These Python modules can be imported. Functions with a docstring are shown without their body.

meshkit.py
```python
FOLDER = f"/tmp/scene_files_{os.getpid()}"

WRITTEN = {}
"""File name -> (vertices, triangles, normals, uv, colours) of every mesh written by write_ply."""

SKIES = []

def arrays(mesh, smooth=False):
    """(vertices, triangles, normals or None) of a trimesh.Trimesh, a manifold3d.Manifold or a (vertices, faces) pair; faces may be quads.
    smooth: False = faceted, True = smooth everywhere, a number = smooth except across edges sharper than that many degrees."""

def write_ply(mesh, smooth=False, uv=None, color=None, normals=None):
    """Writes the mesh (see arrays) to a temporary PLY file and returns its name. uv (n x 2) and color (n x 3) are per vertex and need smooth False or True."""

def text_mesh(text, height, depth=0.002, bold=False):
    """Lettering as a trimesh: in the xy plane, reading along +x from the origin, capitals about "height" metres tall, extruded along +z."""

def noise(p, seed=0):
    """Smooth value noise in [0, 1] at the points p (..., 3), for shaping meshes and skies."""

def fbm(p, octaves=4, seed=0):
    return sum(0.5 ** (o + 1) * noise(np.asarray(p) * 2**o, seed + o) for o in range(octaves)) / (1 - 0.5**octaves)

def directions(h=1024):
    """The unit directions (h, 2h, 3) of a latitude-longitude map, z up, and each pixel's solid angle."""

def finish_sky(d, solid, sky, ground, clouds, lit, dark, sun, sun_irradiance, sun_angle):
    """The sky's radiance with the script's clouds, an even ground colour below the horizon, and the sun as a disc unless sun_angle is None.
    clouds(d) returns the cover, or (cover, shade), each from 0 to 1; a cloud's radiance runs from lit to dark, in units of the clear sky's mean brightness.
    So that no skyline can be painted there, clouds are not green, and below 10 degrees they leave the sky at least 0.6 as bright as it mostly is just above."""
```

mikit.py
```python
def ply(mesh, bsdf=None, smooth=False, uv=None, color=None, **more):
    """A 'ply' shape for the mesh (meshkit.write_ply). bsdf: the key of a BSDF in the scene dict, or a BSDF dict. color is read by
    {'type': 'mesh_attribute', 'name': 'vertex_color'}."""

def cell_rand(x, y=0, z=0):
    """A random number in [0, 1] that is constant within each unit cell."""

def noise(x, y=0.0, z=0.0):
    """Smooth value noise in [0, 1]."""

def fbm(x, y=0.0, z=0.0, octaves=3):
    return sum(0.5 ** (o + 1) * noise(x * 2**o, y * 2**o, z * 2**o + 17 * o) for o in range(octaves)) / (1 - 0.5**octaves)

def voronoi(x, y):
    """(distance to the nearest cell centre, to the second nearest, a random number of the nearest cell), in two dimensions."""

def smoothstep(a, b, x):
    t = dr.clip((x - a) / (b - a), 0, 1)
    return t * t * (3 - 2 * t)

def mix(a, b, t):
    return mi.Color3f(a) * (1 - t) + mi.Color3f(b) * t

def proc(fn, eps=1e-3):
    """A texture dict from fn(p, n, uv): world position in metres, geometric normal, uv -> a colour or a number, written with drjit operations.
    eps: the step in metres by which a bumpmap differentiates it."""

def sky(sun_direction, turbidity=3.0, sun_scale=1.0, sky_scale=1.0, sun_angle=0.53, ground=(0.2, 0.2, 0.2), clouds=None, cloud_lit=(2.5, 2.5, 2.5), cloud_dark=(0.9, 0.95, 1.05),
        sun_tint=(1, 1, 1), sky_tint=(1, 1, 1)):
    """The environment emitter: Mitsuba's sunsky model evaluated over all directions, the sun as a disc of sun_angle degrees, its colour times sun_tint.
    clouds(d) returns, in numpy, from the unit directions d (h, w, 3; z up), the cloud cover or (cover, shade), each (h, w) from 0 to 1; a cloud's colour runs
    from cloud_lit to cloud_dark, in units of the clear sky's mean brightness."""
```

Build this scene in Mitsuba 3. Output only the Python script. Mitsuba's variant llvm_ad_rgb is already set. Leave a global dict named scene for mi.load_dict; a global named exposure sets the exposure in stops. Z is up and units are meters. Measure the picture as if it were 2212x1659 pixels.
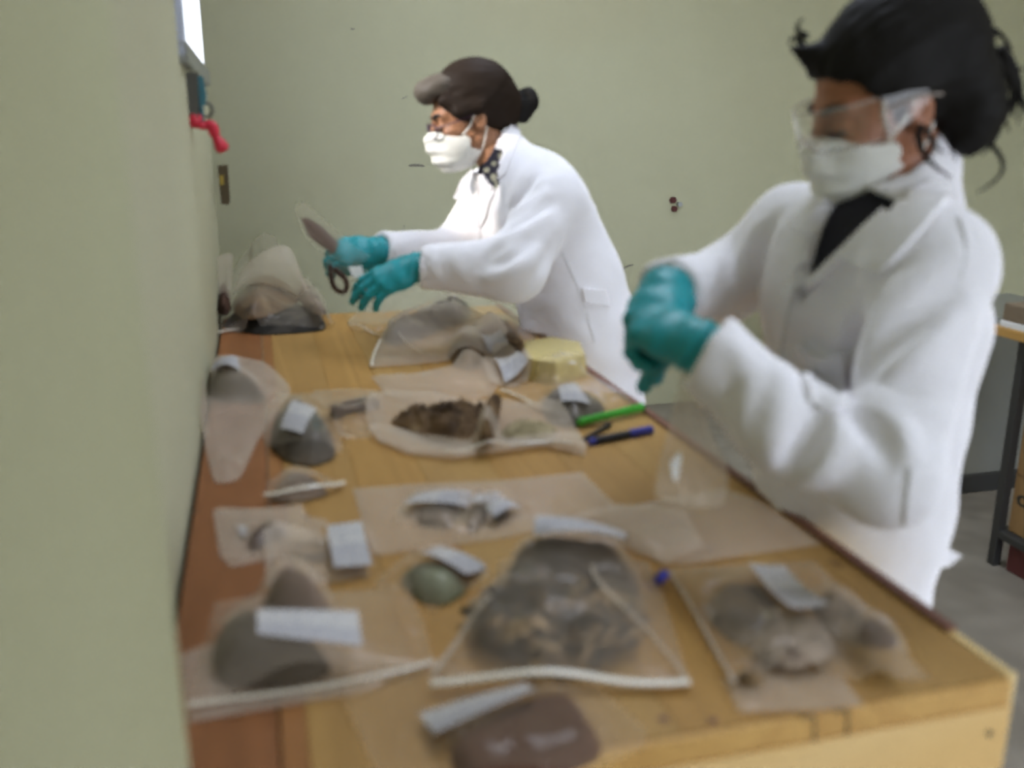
import math, random
import numpy as np
import drjit as dr
import trimesh
import mitsuba as mi
import mikit, meshkit
from mikit import noise, fbm, voronoi, smoothstep, mix, proc
from scipy import ndimage
from scipy.spatial import Delaunay
from shapely.geometry import Polygon, Point
import shapely

scene, labels = {}, {}
T = mi.ScalarTransform4f
rng = np.random.default_rng(7)
random.seed(7)

# ------------------------------------------------------------------ camera
FPX, CX, CY = 2020.0, 1106.0, 829.5
PITCH, YAW = math.atan(550 / 2020.0), math.radians(15.0)
CAM = np.array([0.0, 0.0, 1.38])
FW = np.array([math.sin(YAW) * math.cos(PITCH), math.cos(YAW) * math.cos(PITCH), -math.sin(PITCH)])
RT = np.array([math.cos(YAW), -math.sin(YAW), 0.0])
UP = np.cross(RT, FW)
scene['camera'] = {'type': 'thinlens', 'fov': 2 * math.degrees(math.atan(CX / FPX)), 'fov_axis': 'x',
                   'aperture_radius': 0.0054, 'focus_distance': 40.0, 'near_clip': 0.02, 'far_clip': 200.0,
                   'to_world': T().look_at(origin=CAM.tolist(), target=(CAM + FW).tolist(), up=[0, 0, 1])}

# ------------------------------------------------------------------ light: an overcast sky seen through the room's openings
def overcast(d):
    p = d * 2.2
    return np.ones(d.shape[:2]), 0.35 * meshkit.fbm(p, 3, 5)
scene['sky'] = mikit.sky((-0.80, -0.25, 0.56), turbidity=4.0, sun_scale=0.12, sun_angle=3.0, sun_tint=(0.86, 1.0, 1.30), sky_scale=1.0, clouds=overcast, ground=(0.32, 0.31, 0.29),
                         cloud_lit=(2.22, 2.45, 2.90), cloud_dark=(1.8, 2.0, 2.45))
exposure = 4.84

# ------------------------------------------------------------------ helpers
def ray(u, v):
    d = FW * FPX + RT * (u - CX) - UP * (v - CY)
    return d / np.linalg.norm(d)
def at_z(u, v, z):
    d = ray(u, v); return CAM + d * (z - CAM[2]) / d[2]
def at_y(u, v, y):
    d = ray(u, v); return CAM + d * (y - CAM[1]) / d[1]
def at_x(u, v, x):
    d = ray(u, v); return CAM + d * (x - CAM[0]) / d[0]
def at_d(u, v, d):                      # the point at distance d along the viewing axis
    return CAM + d * (FW + RT * (u - CX) / FPX - UP * (v - CY) / FPX)
def unit(v):
    v = np.asarray(v, float); return v / np.linalg.norm(v)

def key_for(base):
    if base not in scene and not any(k.startswith(base + '__') for k in scene) and base not in labels:
        return base
    n = 1
    while True:
        k = f'{base}_{n:03d}'
        if k not in scene and k not in labels and not any(q.startswith(k + '__') for q in scene):
            return k
        n += 1
def thing(name, label, cat, group=None):
    k = key_for(name)
    labels[k] = {'label': label, 'category': cat}
    if group: labels[k]['group'] = group
    return k
def add(name, mesh, bsdf, parent=None, smooth=30, label=None, kind=None, **more):
    k = key_for(f'{parent}__{name}' if parent else name)
    scene[k] = mikit.ply(mesh, bsdf, smooth=smooth, **more)
    if label or kind:
        labels.setdefault(k, {})
        if label: labels[k]['label'] = label
        if kind: labels[k]['kind'] = kind
    return k
PALETTE = {}                                      # mottled earthy colours, laid on the vertices
def single(name, mesh, bsdf, label, cat, smooth=30, group=None, **more):
    k = key_for(name)
    if bsdf in PALETTE:
        c0, c1, c2, fq = PALETTE[bsdf]
        w = meshkit.fbm(np.asarray(mesh.vertices) * fq, 3, len(bsdf))
        st = lambda lo, hi: (lambda q: q * q * (3 - 2 * q))(np.clip((w - lo) / (hi - lo), 0, 1))[:, None]
        col = np.array(c0) * (1 - st(.3, .6)) + np.array(c1) * st(.3, .6)
        more['color'] = col * (1 - st(.58, .78) * .8) + np.array(c2) * st(.58, .78) * .8
        bsdf, smooth = 'm_mottled', True
    scene[k] = mikit.ply(mesh, bsdf, smooth=smooth, **more)
    labels[k] = {'label': label, 'category': cat}
    if group: labels[k]['group'] = group
    return k
def struct(name, mesh, bsdf, smooth=30, label=None):
    k = key_for(name)
    scene[k] = mikit.ply(mesh, bsdf, smooth=smooth)
    labels[k] = {'kind': 'structure', 'label': label or name.replace('_', ' ')}
    return k

def tm(v, f):
    return trimesh.Trimesh(np.asarray(v, float), np.asarray(f, int), process=False)
def cat(ms):
    return trimesh.util.concatenate(ms)
def box(x0, x1, y0, y1, z0, z1, bev=0.0):
    if bev <= 0:
        m = trimesh.creation.box((x1 - x0, y1 - y0, z1 - z0))
        m.apply_translation(((x0 + x1) / 2, (y0 + y1) / 2, (z0 + z1) / 2)); return m
    pts = []
    for sx in (0, 1):
        for sy in (0, 1):
            for sz in (0, 1):
                for ax in range(3):
                    o = [bev, bev, bev]; o[ax] = 0
                    pts.append((x0 + o[0] if sx == 0 else x1 - o[0], y0 + o[1] if sy == 0 else y1 - o[1], z0 + o[2] if sz == 0 else z1 - o[2]))
    return trimesh.convex.convex_hull(np.array(pts))
def frame_mesh(m, o, x, y, z):
    m = m.copy(); M = np.eye(4); M[:3, 0], M[:3, 1], M[:3, 2], M[:3, 3] = x, y, z, o
    m.apply_transform(M); return m
def tube(pts, r, sides=8, closed_ends=True):
    p = np.asarray(pts, float); n = len(p)
    r = np.broadcast_to(np.asarray(r, float), (n,))
    t = np.gradient(p, axis=0); t /= np.linalg.norm(t, axis=1, keepdims=True) + 1e-12
    a = np.cross(t[0], [0, 0, 1.0] if abs(t[0][2]) < .9 else [1.0, 0, 0]); a /= np.linalg.norm(a)
    V = []
    for i in range(n):
        a = a - t[i] * (a @ t[i]); a /= np.linalg.norm(a) + 1e-12
        b = np.cross(t[i], a)
        ang = np.arange(sides) * 2 * np.pi / sides
        V.append(p[i] + r[i] * (np.cos(ang)[:, None] * a + np.sin(ang)[:, None] * b))
    V = np.vstack(V); F = []
    for i in range(n - 1):
        for j in range(sides):
            q = [i * sides + j, i * sides + (j + 1) % sides, (i + 1) * sides + (j + 1) % sides, (i + 1) * sides + j]
            F += [[q[0], q[1], q[2]], [q[0], q[2], q[3]]]
    if closed_ends:
        V = np.vstack([V, p[0], p[-1]]); k = len(V)
        for j in range(sides):
            F += [[k - 2, (j + 1) % sides, j], [k - 1, (n - 1) * sides + j, (n - 1) * sides + (j + 1) % sides]]
    return tm(V, F)
def spline(pts, n=24):
    from scipy.interpolate import CubicSpline
    p = np.asarray(pts, float)
    s = np.r_[0, np.cumsum(np.linalg.norm(np.diff(p, axis=0), axis=1))]
    return CubicSpline(s, p)(np.linspace(0, s[-1], n))
def lathe(profile, n=24):
    p = np.asarray(profile, float); a = np.arange(n) * 2 * np.pi / n
    V = np.vstack([np.stack([r * np.cos(a), r * np.sin(a), np.full(n, z)], 1) for r, z in p]); F = []
    for i in range(len(p) - 1):
        for j in range(n):
            q = [i * n + j, i * n + (j + 1) % n, (i + 1) * n + (j + 1) % n, (i + 1) * n + j]
            F += [[q[0], q[1], q[2]], [q[0], q[2], q[3]]]
    return tm(V, F)

# ------------------------------------------------------------------ materials
def mat(name, d):
    scene[name] = d
    return name
def rgb(c):
    return {'type': 'rgb', 'value': list(c)}
def plain(name, c, rough=0.6, spec=0.4, **k):
    return mat(name, {'type': 'twosided', 'bsdf': {'type': 'principled', 'base_color': c if isinstance(c, dict) else rgb(c), 'roughness': rough, 'specular': spec, **k}})

def f_wall(p, n, uv):
    a = fbm(p.x * 1.3 + p.y, p.y * 1.1, p.z * 0.9 + p.x, 2)
    s = noise(p.x * 3.1 + p.y * 2, p.y * 3.4, p.z * 2.6 + 4)
    return mix(mix((0.45, 0.435, 0.285), (0.51, 0.50, 0.337), a), (0.475, 0.445, 0.287), smoothstep(0.62, 0.9, s) * 0.5)
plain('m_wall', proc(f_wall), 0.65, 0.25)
plain('m_wall_shaded', proc(lambda p, n, uv: mix((0.335, 0.32, 0.216), (0.375, 0.365, 0.25), noise(p.y * 2.2, p.z * 1.7, 3.0))), 0.65, 0.2)  # same wall paint, darkened so the side wall reads as less lit
plain('m_pillar_shaded', proc(lambda p, n, uv: mix((0.312, 0.305, 0.19), (0.35, 0.348, 0.223), noise(p.y * 3.2, p.z * 2.7, 5.0))), 0.65, 0.2)  # wall paint again, with the dimmer light on the pillar put into its colour
def f_floor(p, n, uv):
    a = fbm(p.x * 4, p.y * 4, 0, 3); b = noise(p.x * 17 + 3, p.y * 17, 1)
    return mix((0.17, 0.15, 0.12), (0.30, 0.27, 0.225), a * 0.6 + b * 0.4)
plain('m_floor', proc(f_floor), 0.5, 0.4)
plain('m_ceiling', (0.80, 0.79, 0.74), 0.8)
def wood(lo, hi, seed, dark=(0.12, 0.05, 0.02)):
    def fn(p, n, uv):
        # grain runs along Y
        w = noise(p.x * 14 + seed * 5.1, p.y * 1.1 + seed, p.z * 8)
        r = noise(p.x * 130 + w * 9, p.y * 3.2 + seed * 3, p.z * 60)
        r2 = noise(p.x * 42 + w * 12 + seed, p.y * 1.0, p.z * 20)
        c = mix(lo, hi, r2 * 0.75 + r * 0.25)
        kx, ky = p.x * 9.0 + seed * 1.7, p.y * 4.2 + seed * 2.3
        d, _, w2 = voronoi(kx, ky)
        knot = smoothstep(0.075, 0.02, d) * smoothstep(0.80, 0.84, w2)
        return mix(c, dark, knot * 0.8)
    return fn
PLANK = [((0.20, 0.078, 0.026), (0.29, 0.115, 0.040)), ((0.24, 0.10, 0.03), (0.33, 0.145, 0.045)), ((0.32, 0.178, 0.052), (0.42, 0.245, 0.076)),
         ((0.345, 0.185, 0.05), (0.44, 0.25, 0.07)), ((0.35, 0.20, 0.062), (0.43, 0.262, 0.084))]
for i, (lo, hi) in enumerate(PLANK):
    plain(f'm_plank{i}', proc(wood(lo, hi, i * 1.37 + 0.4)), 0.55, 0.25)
def f_ply(p, n, uv):
    w = fbm(p.x * 3.0, p.y * 3, p.z * 1.2 + p.x, 2)
    r = noise(p.x * 7 + w * 6, p.z * 30 + w * 9, p.y * 9)
    c = mix((0.66, 0.42, 0.155), (0.80, 0.57, 0.27), r * 0.5 + w * 0.5)
    return c
plain('m_ply', proc(f_ply), 0.5, 0.3)
plain('m_ply_edge', (0.72, 0.55, 0.27), 0.6)
plain('m_batten', (0.16, 0.062, 0.038), 0.5)
plain('m_edge', proc(wood((0.46, 0.25, 0.07), (0.60, 0.36, 0.11), 2.2)), 0.45)
plain('m_leg', (0.41, 0.24, 0.075), 0.6)
plain('m_dark', (0.015, 0.014, 0.014), 0.6)
plain('m_metal', (0.32, 0.33, 0.33), 0.35, metallic=0.8)
plain('m_alu', (0.42, 0.45, 0.55), 0.4)
plain('m_white', (0.82, 0.83, 0.82), 0.5)

# ------------------------------------------------------------------ the room
TZ = 0.86                                         # table top
TX0, TX1, TY0, TY1 = -0.116, 0.694, 0.661, 2.74   # table
WX, WYE, BACK, REAR, RIGHTX, CEIL = -0.124, 3.04, 4.316, -2.1, 4.4, 3.3
WY0, WY1, WZ0, WZ1 = 1.98, 2.94, 1.545, 2.3      # left window opening
struct('floor', box(-2.2, RIGHTX + .2, REAR - .2, BACK + .2, -0.1, 0.0), 'm_floor', label='grey brown concrete floor')
KX0, KX1, KY0, KY1 = 0.70, 1.55, 1.1, 3.5          # unseen skylight, added to brighten the table and back wall
t = 0.16
struct('ceiling', cat([box(WX - t, KX0, REAR - .2, BACK + .2, CEIL, CEIL + .1), box(-1.6, WX - t, WYE - .1, BACK + .2, CEIL, CEIL + .1), box(KX1, RIGHTX + .2, REAR - .2, BACK + .2, CEIL, CEIL + .1),
                       box(KX0, KX1, REAR - .2, KY0, CEIL, CEIL + .1), box(KX0, KX1, KY1, BACK + .2, CEIL, CEIL + .1),
                       box(KX0 - .08, KX0, KY0, KY1, CEIL + .1, CEIL + .95)]), 'm_ceiling')  # last box: unseen curb added beside the opening to block the sun
struct('wall_back', box(-2.2, RIGHTX + .2, BACK, BACK + .15, 0, CEIL), 'm_wall', label='beige painted back wall with scuffs')
t = 0.16
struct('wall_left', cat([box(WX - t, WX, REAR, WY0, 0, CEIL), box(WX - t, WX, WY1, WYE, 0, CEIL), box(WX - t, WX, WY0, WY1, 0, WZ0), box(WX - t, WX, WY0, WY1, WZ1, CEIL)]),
       'm_wall_shaded', label='beige painted wall at left, beside the table')
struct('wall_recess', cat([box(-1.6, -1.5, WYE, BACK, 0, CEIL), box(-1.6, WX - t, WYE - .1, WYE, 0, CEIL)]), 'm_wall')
struct('wall_pillar', box(WX, -0.0768, -0.6, 0.648, 0, CEIL, 0.012), 'm_pillar_shaded', label='beige painted pillar in the left foreground')
struct('wall_right', box(RIGHTX, RIGHTX + .15, REAR, BACK, 0, CEIL), 'm_wall')
# a wide open gate behind the camera lets the daylight in
struct('wall_rear', cat([box(WX - t, 1.4, REAR - .15, REAR, 0, CEIL), box(4.1, RIGHTX + .15, REAR - .15, REAR, 0, CEIL), box(1.4, 4.1, REAR - .15, REAR, 2.75, CEIL)]), 'm_wall')
# window: aluminium frame and sill, the far jamb painted white
w = struct('window_1', cat([box(WX - t, WX + .004, WY1 - .012, WY1 + .0, WZ0, WZ1), box(WX - t, WX + .004, WY0, WY1, WZ1 - .012, WZ1)]), 'm_white', label='narrow bright window in the left wall')
add('frame', cat([box(WX - .03, WX + .012, WY0 - .02, WY0 + .05, WZ0 - .03, WZ1), box(WX - .03, WX + .004, WY1 - .004, WY1 + .035, WZ0 - .03, WZ1)]), 'm_alu', w)
add('sill', box(WX - t, WX + .016, WY0 - .02, WY1 + .04, WZ0 - .045, WZ0, .004), 'm_metal', w)

# ------------------------------------------------------------------ the table
tb = thing('work_table', 'long workbench of varnished pine planks with a pale plywood front panel, covered in specimen bags', 'table')
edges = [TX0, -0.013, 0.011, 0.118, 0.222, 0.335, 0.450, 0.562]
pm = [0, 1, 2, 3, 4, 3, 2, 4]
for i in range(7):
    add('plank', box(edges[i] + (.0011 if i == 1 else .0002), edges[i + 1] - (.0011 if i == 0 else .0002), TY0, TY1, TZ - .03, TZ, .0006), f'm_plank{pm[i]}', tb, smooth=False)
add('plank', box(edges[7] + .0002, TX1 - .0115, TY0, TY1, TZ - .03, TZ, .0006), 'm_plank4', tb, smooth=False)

add('edge_batten', box(TX1 - .0135, TX1 + .0015, 0.745, TY1, TZ + .0012, TZ + .0055, .001), 'm_batten', tb, label='reddish brown batten along the right edge')
add('side_panel', box(TX1 - .011, TX1, TY0 - .002, TY1, 0.12, TZ + .001, .0012), 'm_ply_edge', tb)
add('front_edge', box(TX0, TX1 - .0115, TY0 - .009, TY0 - .0005, TZ - .026, TZ - .001, .0015), 'm_edge', tb)
add('front_panel', box(TX0, TX1 - .0115, TY0 - .012, TY0 - .0005, 0.12, TZ - .0265, .001), 'm_ply', tb, label='pale plywood panel')
for lx in (TX0 + .01, TX1 - .08):
    for ly in (TY0 + .01, TY1 - .08):
        add('leg', box(lx, lx + .06, ly, ly + .06, 0, TZ - .03, .002), 'm_leg', tb)
for (px, py, pz) in ((0.660, TY0 - .0125, 0.807), (0.30, TY0 - .0125, 0.79)):
    add('nail_head', frame_mesh(trimesh.creation.cylinder(0.0032, 0.002, sections=12), (px, py, pz), (1, 0, 0), (0, 0, 1), (0, -1, 0)), 'm_dark', tb)
for (px, py) in ((0.326, 0.682), (0.368, 0.668)):
    mm = trimesh.creation.cylinder(0.0042, 0.0012, sections=12); mm.apply_translation((px, py, TZ + .0004))
    add('nail_head', mm, 'm_batten', tb)

for (t0, t1, f1) in (((1742, 1553), (1756, 1574), (1760, 1600)), ((1812, 1537), (1828, 1560), (1830, 1588))):
    q = np.array([at_z(*t0, TZ + .0006), at_z(*t1, TZ + .0006), at_y(*t1, TY0 - .0095), at_y(*f1, TY0 - .0095)])
    q[1:3, 1] = TY0 - .0092; q[1:3, 2] = TZ + .0004
    add('edge_line', tube(q, .0013, 6), 'm_edge_line', tb)  # thin dark line running over the front edge
plain('m_edge_line', (0.10, 0.075, 0.04), 0.7)

# ------------------------------------------------------------------ back wall: anchors and scuffs
an = thing('wall_anchor', 'pair of rusty bolts with a broken bracket in the back wall', 'wall anchor')
for k, (u, v) in enumerate(((1452, 432), (1455, 451), (1466, 441))):
    c = at_y(u, v, BACK)
    add('bolt', frame_mesh(trimesh.creation.cylinder(0.017 - .002 * k, 0.022, sections=6), c - [0, .008, 0], (1, 0, 0), (0, 0, 1), (0, -1, 0)), ('m_rust', 'm_rust', 'm_metal')[k], an)
plain('m_rust', (0.09, 0.025, 0.022), 0.8)
plain('m_scuff', (0.17, 0.155, 0.125), 0.9)
for (pts, r) in (([(883, 358), (900, 357), (917, 359)], .006), ([(1343, 583), (1352, 577), (1368, 572)], .004), ([(757, 62), (766, 63)], .006), ([(868, 214), (880, 208)], .004), ([(870, 500), (874, 486)], .003)):
    q = np.array([at_y(u, v, BACK - .0004) for u, v in pts]); 
    m = tube(spline(q, 8) if len(q) > 2 else q, [r * .5] + [r] * ((8 if len(q) > 2 else 2) - 2) + [r * .4], 6); m.vertices[:, 1] = BACK - (BACK - m.vertices[:, 1]) * .2
    add('scuff_mark', m, 'm_scuff', 'wall_back')

# ------------------------------------------------------------------ left wall: latch, red lever and strike hanging at its far end
plain('m_red', (0.55, 0.02, 0.045), 0.45)
plain('m_teal_paint', (0.03, 0.13, 0.16), 0.5)
plain('m_bronze', (0.10, 0.075, 0.04), 0.4, metallic=0.5)
plain('m_brass', (0.40, 0.29, 0.06), 0.4, metallic=0.7)
def wall_pt(u, v, off=0.0):
    return at_x(u, v, WX + off)
lt = thing('window_latch', 'dark metal window crank box with a red handle under the narrow window', 'latch')
ya = 2.13
def on_y(u, v, y): return at_y(u, v, y)
def slab(quad, y, dy, name, m, parent, bev=.002):
    q = np.array([on_y(u, v, y) for u, v in quad])
    pts = np.vstack([q + [0, -dy / 2, 0], q + [0, dy / 2, 0]])
    add(name, trimesh.convex.convex_hull(pts), m, parent, smooth=False)
slab([(402, 158), (428, 158), (431, 262), (409, 262)], ya, .05, 'body', 'm_metal_dark', lt)
plain('m_metal_dark', (0.07, 0.068, 0.055), 0.5)
slab([(428, 165), (438, 165), (446, 205), (444, 228), (432, 232)], ya, .03, 'bracket', 'm_teal_paint', lt)
c = on_y(445, 237, ya); a = np.linspace(0, 2 * np.pi, 15)
add('ring', tube(np.stack([c[0] + .013 * np.cos(a), np.full(15, ya), c[2] + .014 * np.sin(a)], 1), .0035, 6), 'm_metal_dark', lt)
slab([(432, 232), (440, 232), (440, 262), (434, 262)], ya, .02, 'stem', 'm_teal_paint', lt)
hp = np.array([on_y(417, 250, ya - .01), on_y(422, 262, ya - .01), on_y(440, 270, ya), on_y(458, 272, ya), on_y(462, 284, ya), on_y(468, 298, ya), on_y(478, 316, ya), on_y(484, 328, ya)])
add('handle', tube(spline(hp, 30), np.interp(np.linspace(0, 1, 30), [0, .1, .2, .45, .6, .68, .85, .95, 1], [.016, .018, .009, .011, .012, .008, .014, .015, .007]), 10), 'm_red', lt, label='red painted lever handle')
stp = thing('strike_plate', 'brown metal strike plate with a brass screw below the red handle', 'strike plate')
yb = 2.9
slab([(470, 358), (492, 356), (492, 364), (488, 368), (490, 400), (492, 425), (497, 434), (494, 442), (478, 440)], yb, .02, 'plate', 'm_bronze', stp)
slab([(474, 380), (483, 378), (484, 398), (476, 400)], yb - .012, .01, 'screw_cap', 'm_brass', stp)

# ------------------------------------------------------------------ right: bench with boxes under it, grey cabinet
plain('m_card', (0.33, 0.20, 0.085), 0.8, 0.2)
plain('m_print', (0.035, 0.035, 0.03), 0.8)
plain('m_frame', (0.045, 0.046, 0.045), 0.45)
plain('m_greypanel', (0.23, 0.235, 0.21), 0.5)
plain('m_paper', (0.80, 0.80, 0.80), 0.7)
plain('m_maroon', (0.11, 0.03, 0.03), 0.6)
SX, SY1, SY0 = 2.245, 2.325, 1.25
bn = thing('storage_bench', 'dark framed bench with a pale wooden top, boxes stored below, by the right wall', 'bench')
add('top', box(SX - .03, SX + .75, SY0, SY1 + .09, 0.755, 0.785, .003), 'm_edge', bn)
for yy in (SY0 + .02, SY1 - .03):
    for xx in (SX, SX + .68):
        add('leg', box(xx, xx + .03, yy, yy + .03, 0, .755, .002), 'm_frame', bn)
add('shelf', box(SX, SX + .70, SY0 + .02, SY1, 0.10, 0.125, .002), 'm_frame', bn)
add('rail', box(SX, SX + .03, SY0 + .05, SY1 - .03, 0.72, 0.755, .002), 'm_frame', bn)
single('paper_stack', box(SX - .025, SX + .32, SY1 - .42, SY1 + .06, 0.7855, 0.805, .002), 'm_paper', 'white paper stack lying on the bench top at the right edge', 'paper')
single('brown_folder', box(SX - .022, SX + .3, SY1 - .40, SY1 + .055, 0.8055, 0.86, .004), 'm_folder', 'brown box file on top of the white paper stack', 'box file')
plain('m_folder', (0.20, 0.15, 0.10), 0.7)
zz = 0.127
for k in range(3):
    bx = thing('cardboard_box', ['cardboard box with dark print, lowest under the right bench', 'cardboard box with dark print, middle of the stack under the right bench', 'cardboard box with dark print, top of the stack under the right bench'][k], 'box', 'printed boxes under the bench')
    z0, z1 = zz + k * .196, zz + k * .196 + .194
    add('carton', box(SX + .032, SX + .45, SY0 + .12, SY1 - .036, z0, z1, .002), 'm_card', bx)
    add('tape', box(SX + .0305, SX + .06, SY0 + .12, SY1 - .036, z1 - .002, z1 + .0006), 'm_print_lite', bx)
    tmsh = meshkit.text_mesh('ofteme', 0.044, 0.0012, bold=True)
    tmsh.apply_translation((0, 0, 0)); wd = tmsh.bounds[1][0]
    tmsh.vertices[:, 0] *= .30 / wd
    add('printed_word', frame_mesh(tmsh, (SX + .0318, SY1 - .05, z0 + .10), (0, -1, 0), (0, 0, 1), (-1, 0, 0)), 'm_print', bx, smooth=False)
plain('m_print_lite', (0.30, 0.19, 0.09), 0.5)
cab = thing('grey_cabinet', 'grey metal cabinet with a dark plinth behind the bench', 'cabinet')
add('body', box(2.22, 3.1, 2.86, 3.3, 0.075, 0.70, .004), 'm_greypanel', cab)
add('plinth', box(2.22, 3.1, 2.85, 3.3, 0.0, 0.075, .003), 'm_frame', cab)
single('maroon_crate', box(SX + .02, SX + .42, SY0 + .1, SY1 - .06, 0.0, 0.095, .004), 'm_maroon', 'maroon plastic crate on the floor beneath the bench shelf', 'crate')

# ------------------------------------------------------------------ what lies on the table: a height map of the pile is kept while it is built up
HS = 0.003
HX0, HY0 = -0.20, 0.56
HN = (int(1.05 / HS), int(2.45 / HS))
H = np.full(HN, TZ)
GX = HX0 + HS * np.arange(HN[0]); GY = HY0 + HS * np.arange(HN[1])
def hget(h, x, y):
    return ndimage.map_coordinates(h, [(np.asarray(x) - HX0) / HS, (np.asarray(y) - HY0) / HS], order=1, mode='nearest')
def hit(u, v):                          # where the line of sight through (u, v) first meets the pile
    d = ray(u, v)
    z = np.linspace(TZ + .22, TZ, 450); p = CAM + d * ((z - CAM[2]) / d[2])[:, None]
    below = p[:, 2] <= hget(H, p[:, 0], p[:, 1]) + 1e-6
    return p[np.argmax(below)] if below.any() else p[-1]
def flat(px, z=TZ):
    return np.array([at_z(u, v, z)[:2] for u, v in px])
def poly_mask(xy):
    X, Y = np.meshgrid(GX, GY, indexing='ij')
    return shapely.contains_xy(Polygon(xy).buffer(0), X, Y)
def smooth_outline(xy, n=3, r=.35):
    p = np.asarray(xy, float)
    for _ in range(n):
        q = np.roll(p, -1, 0); p = np.stack([p * (1 - r / 2) + q * r / 2, p * r / 2 + q * (1 - r / 2)], 1).reshape(-1, 2)
    return p
def tri_poly(xy, step):
    """A triangulated polygon: points (n, 2), faces, and which points lie on the outline."""
    P = Polygon(xy).buffer(0); P = P if P.geom_type == 'Polygon' else max(P.geoms, key=lambda g: g.area)
    L = P.exterior; n = max(12, int(L.length / step))
    ring = np.array([L.interpolate(k / n, normalized=True).coords[0] for k in range(n)])
    for c in np.array(L.coords)[:-1]:
        k = np.argmin(((ring - c) ** 2).sum(1)); ring[k] = c
    x0, y0, x1, y1 = P.bounds
    gx, gy = np.meshgrid(np.arange(x0, x1, step), np.arange(y0, y1, step * .87), indexing='ij')
    gx = gx + (np.arange(gx.shape[1]) % 2) * step / 2
    g = np.stack([gx.ravel(), gy.ravel()], 1); g = g[shapely.contains_xy(P.buffer(-step * .5), g[:, 0], g[:, 1])]
    pts = np.vstack([ring, g]); f = Delaunay(pts).simplices; c = pts[f].mean(1)
    f = f[shapely.contains_xy(P.buffer(1e-5), c[:, 0], c[:, 1])]
    a = pts[f]; s = (a[:, 1, 0] - a[:, 0, 0]) * (a[:, 2, 1] - a[:, 0, 1]) - (a[:, 1, 1] - a[:, 0, 1]) * (a[:, 2, 0] - a[:, 0, 0])
    f[s < 0] = f[s < 0][:, ::-1]
    return pts, f, np.arange(len(pts)) < len(ring)

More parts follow.
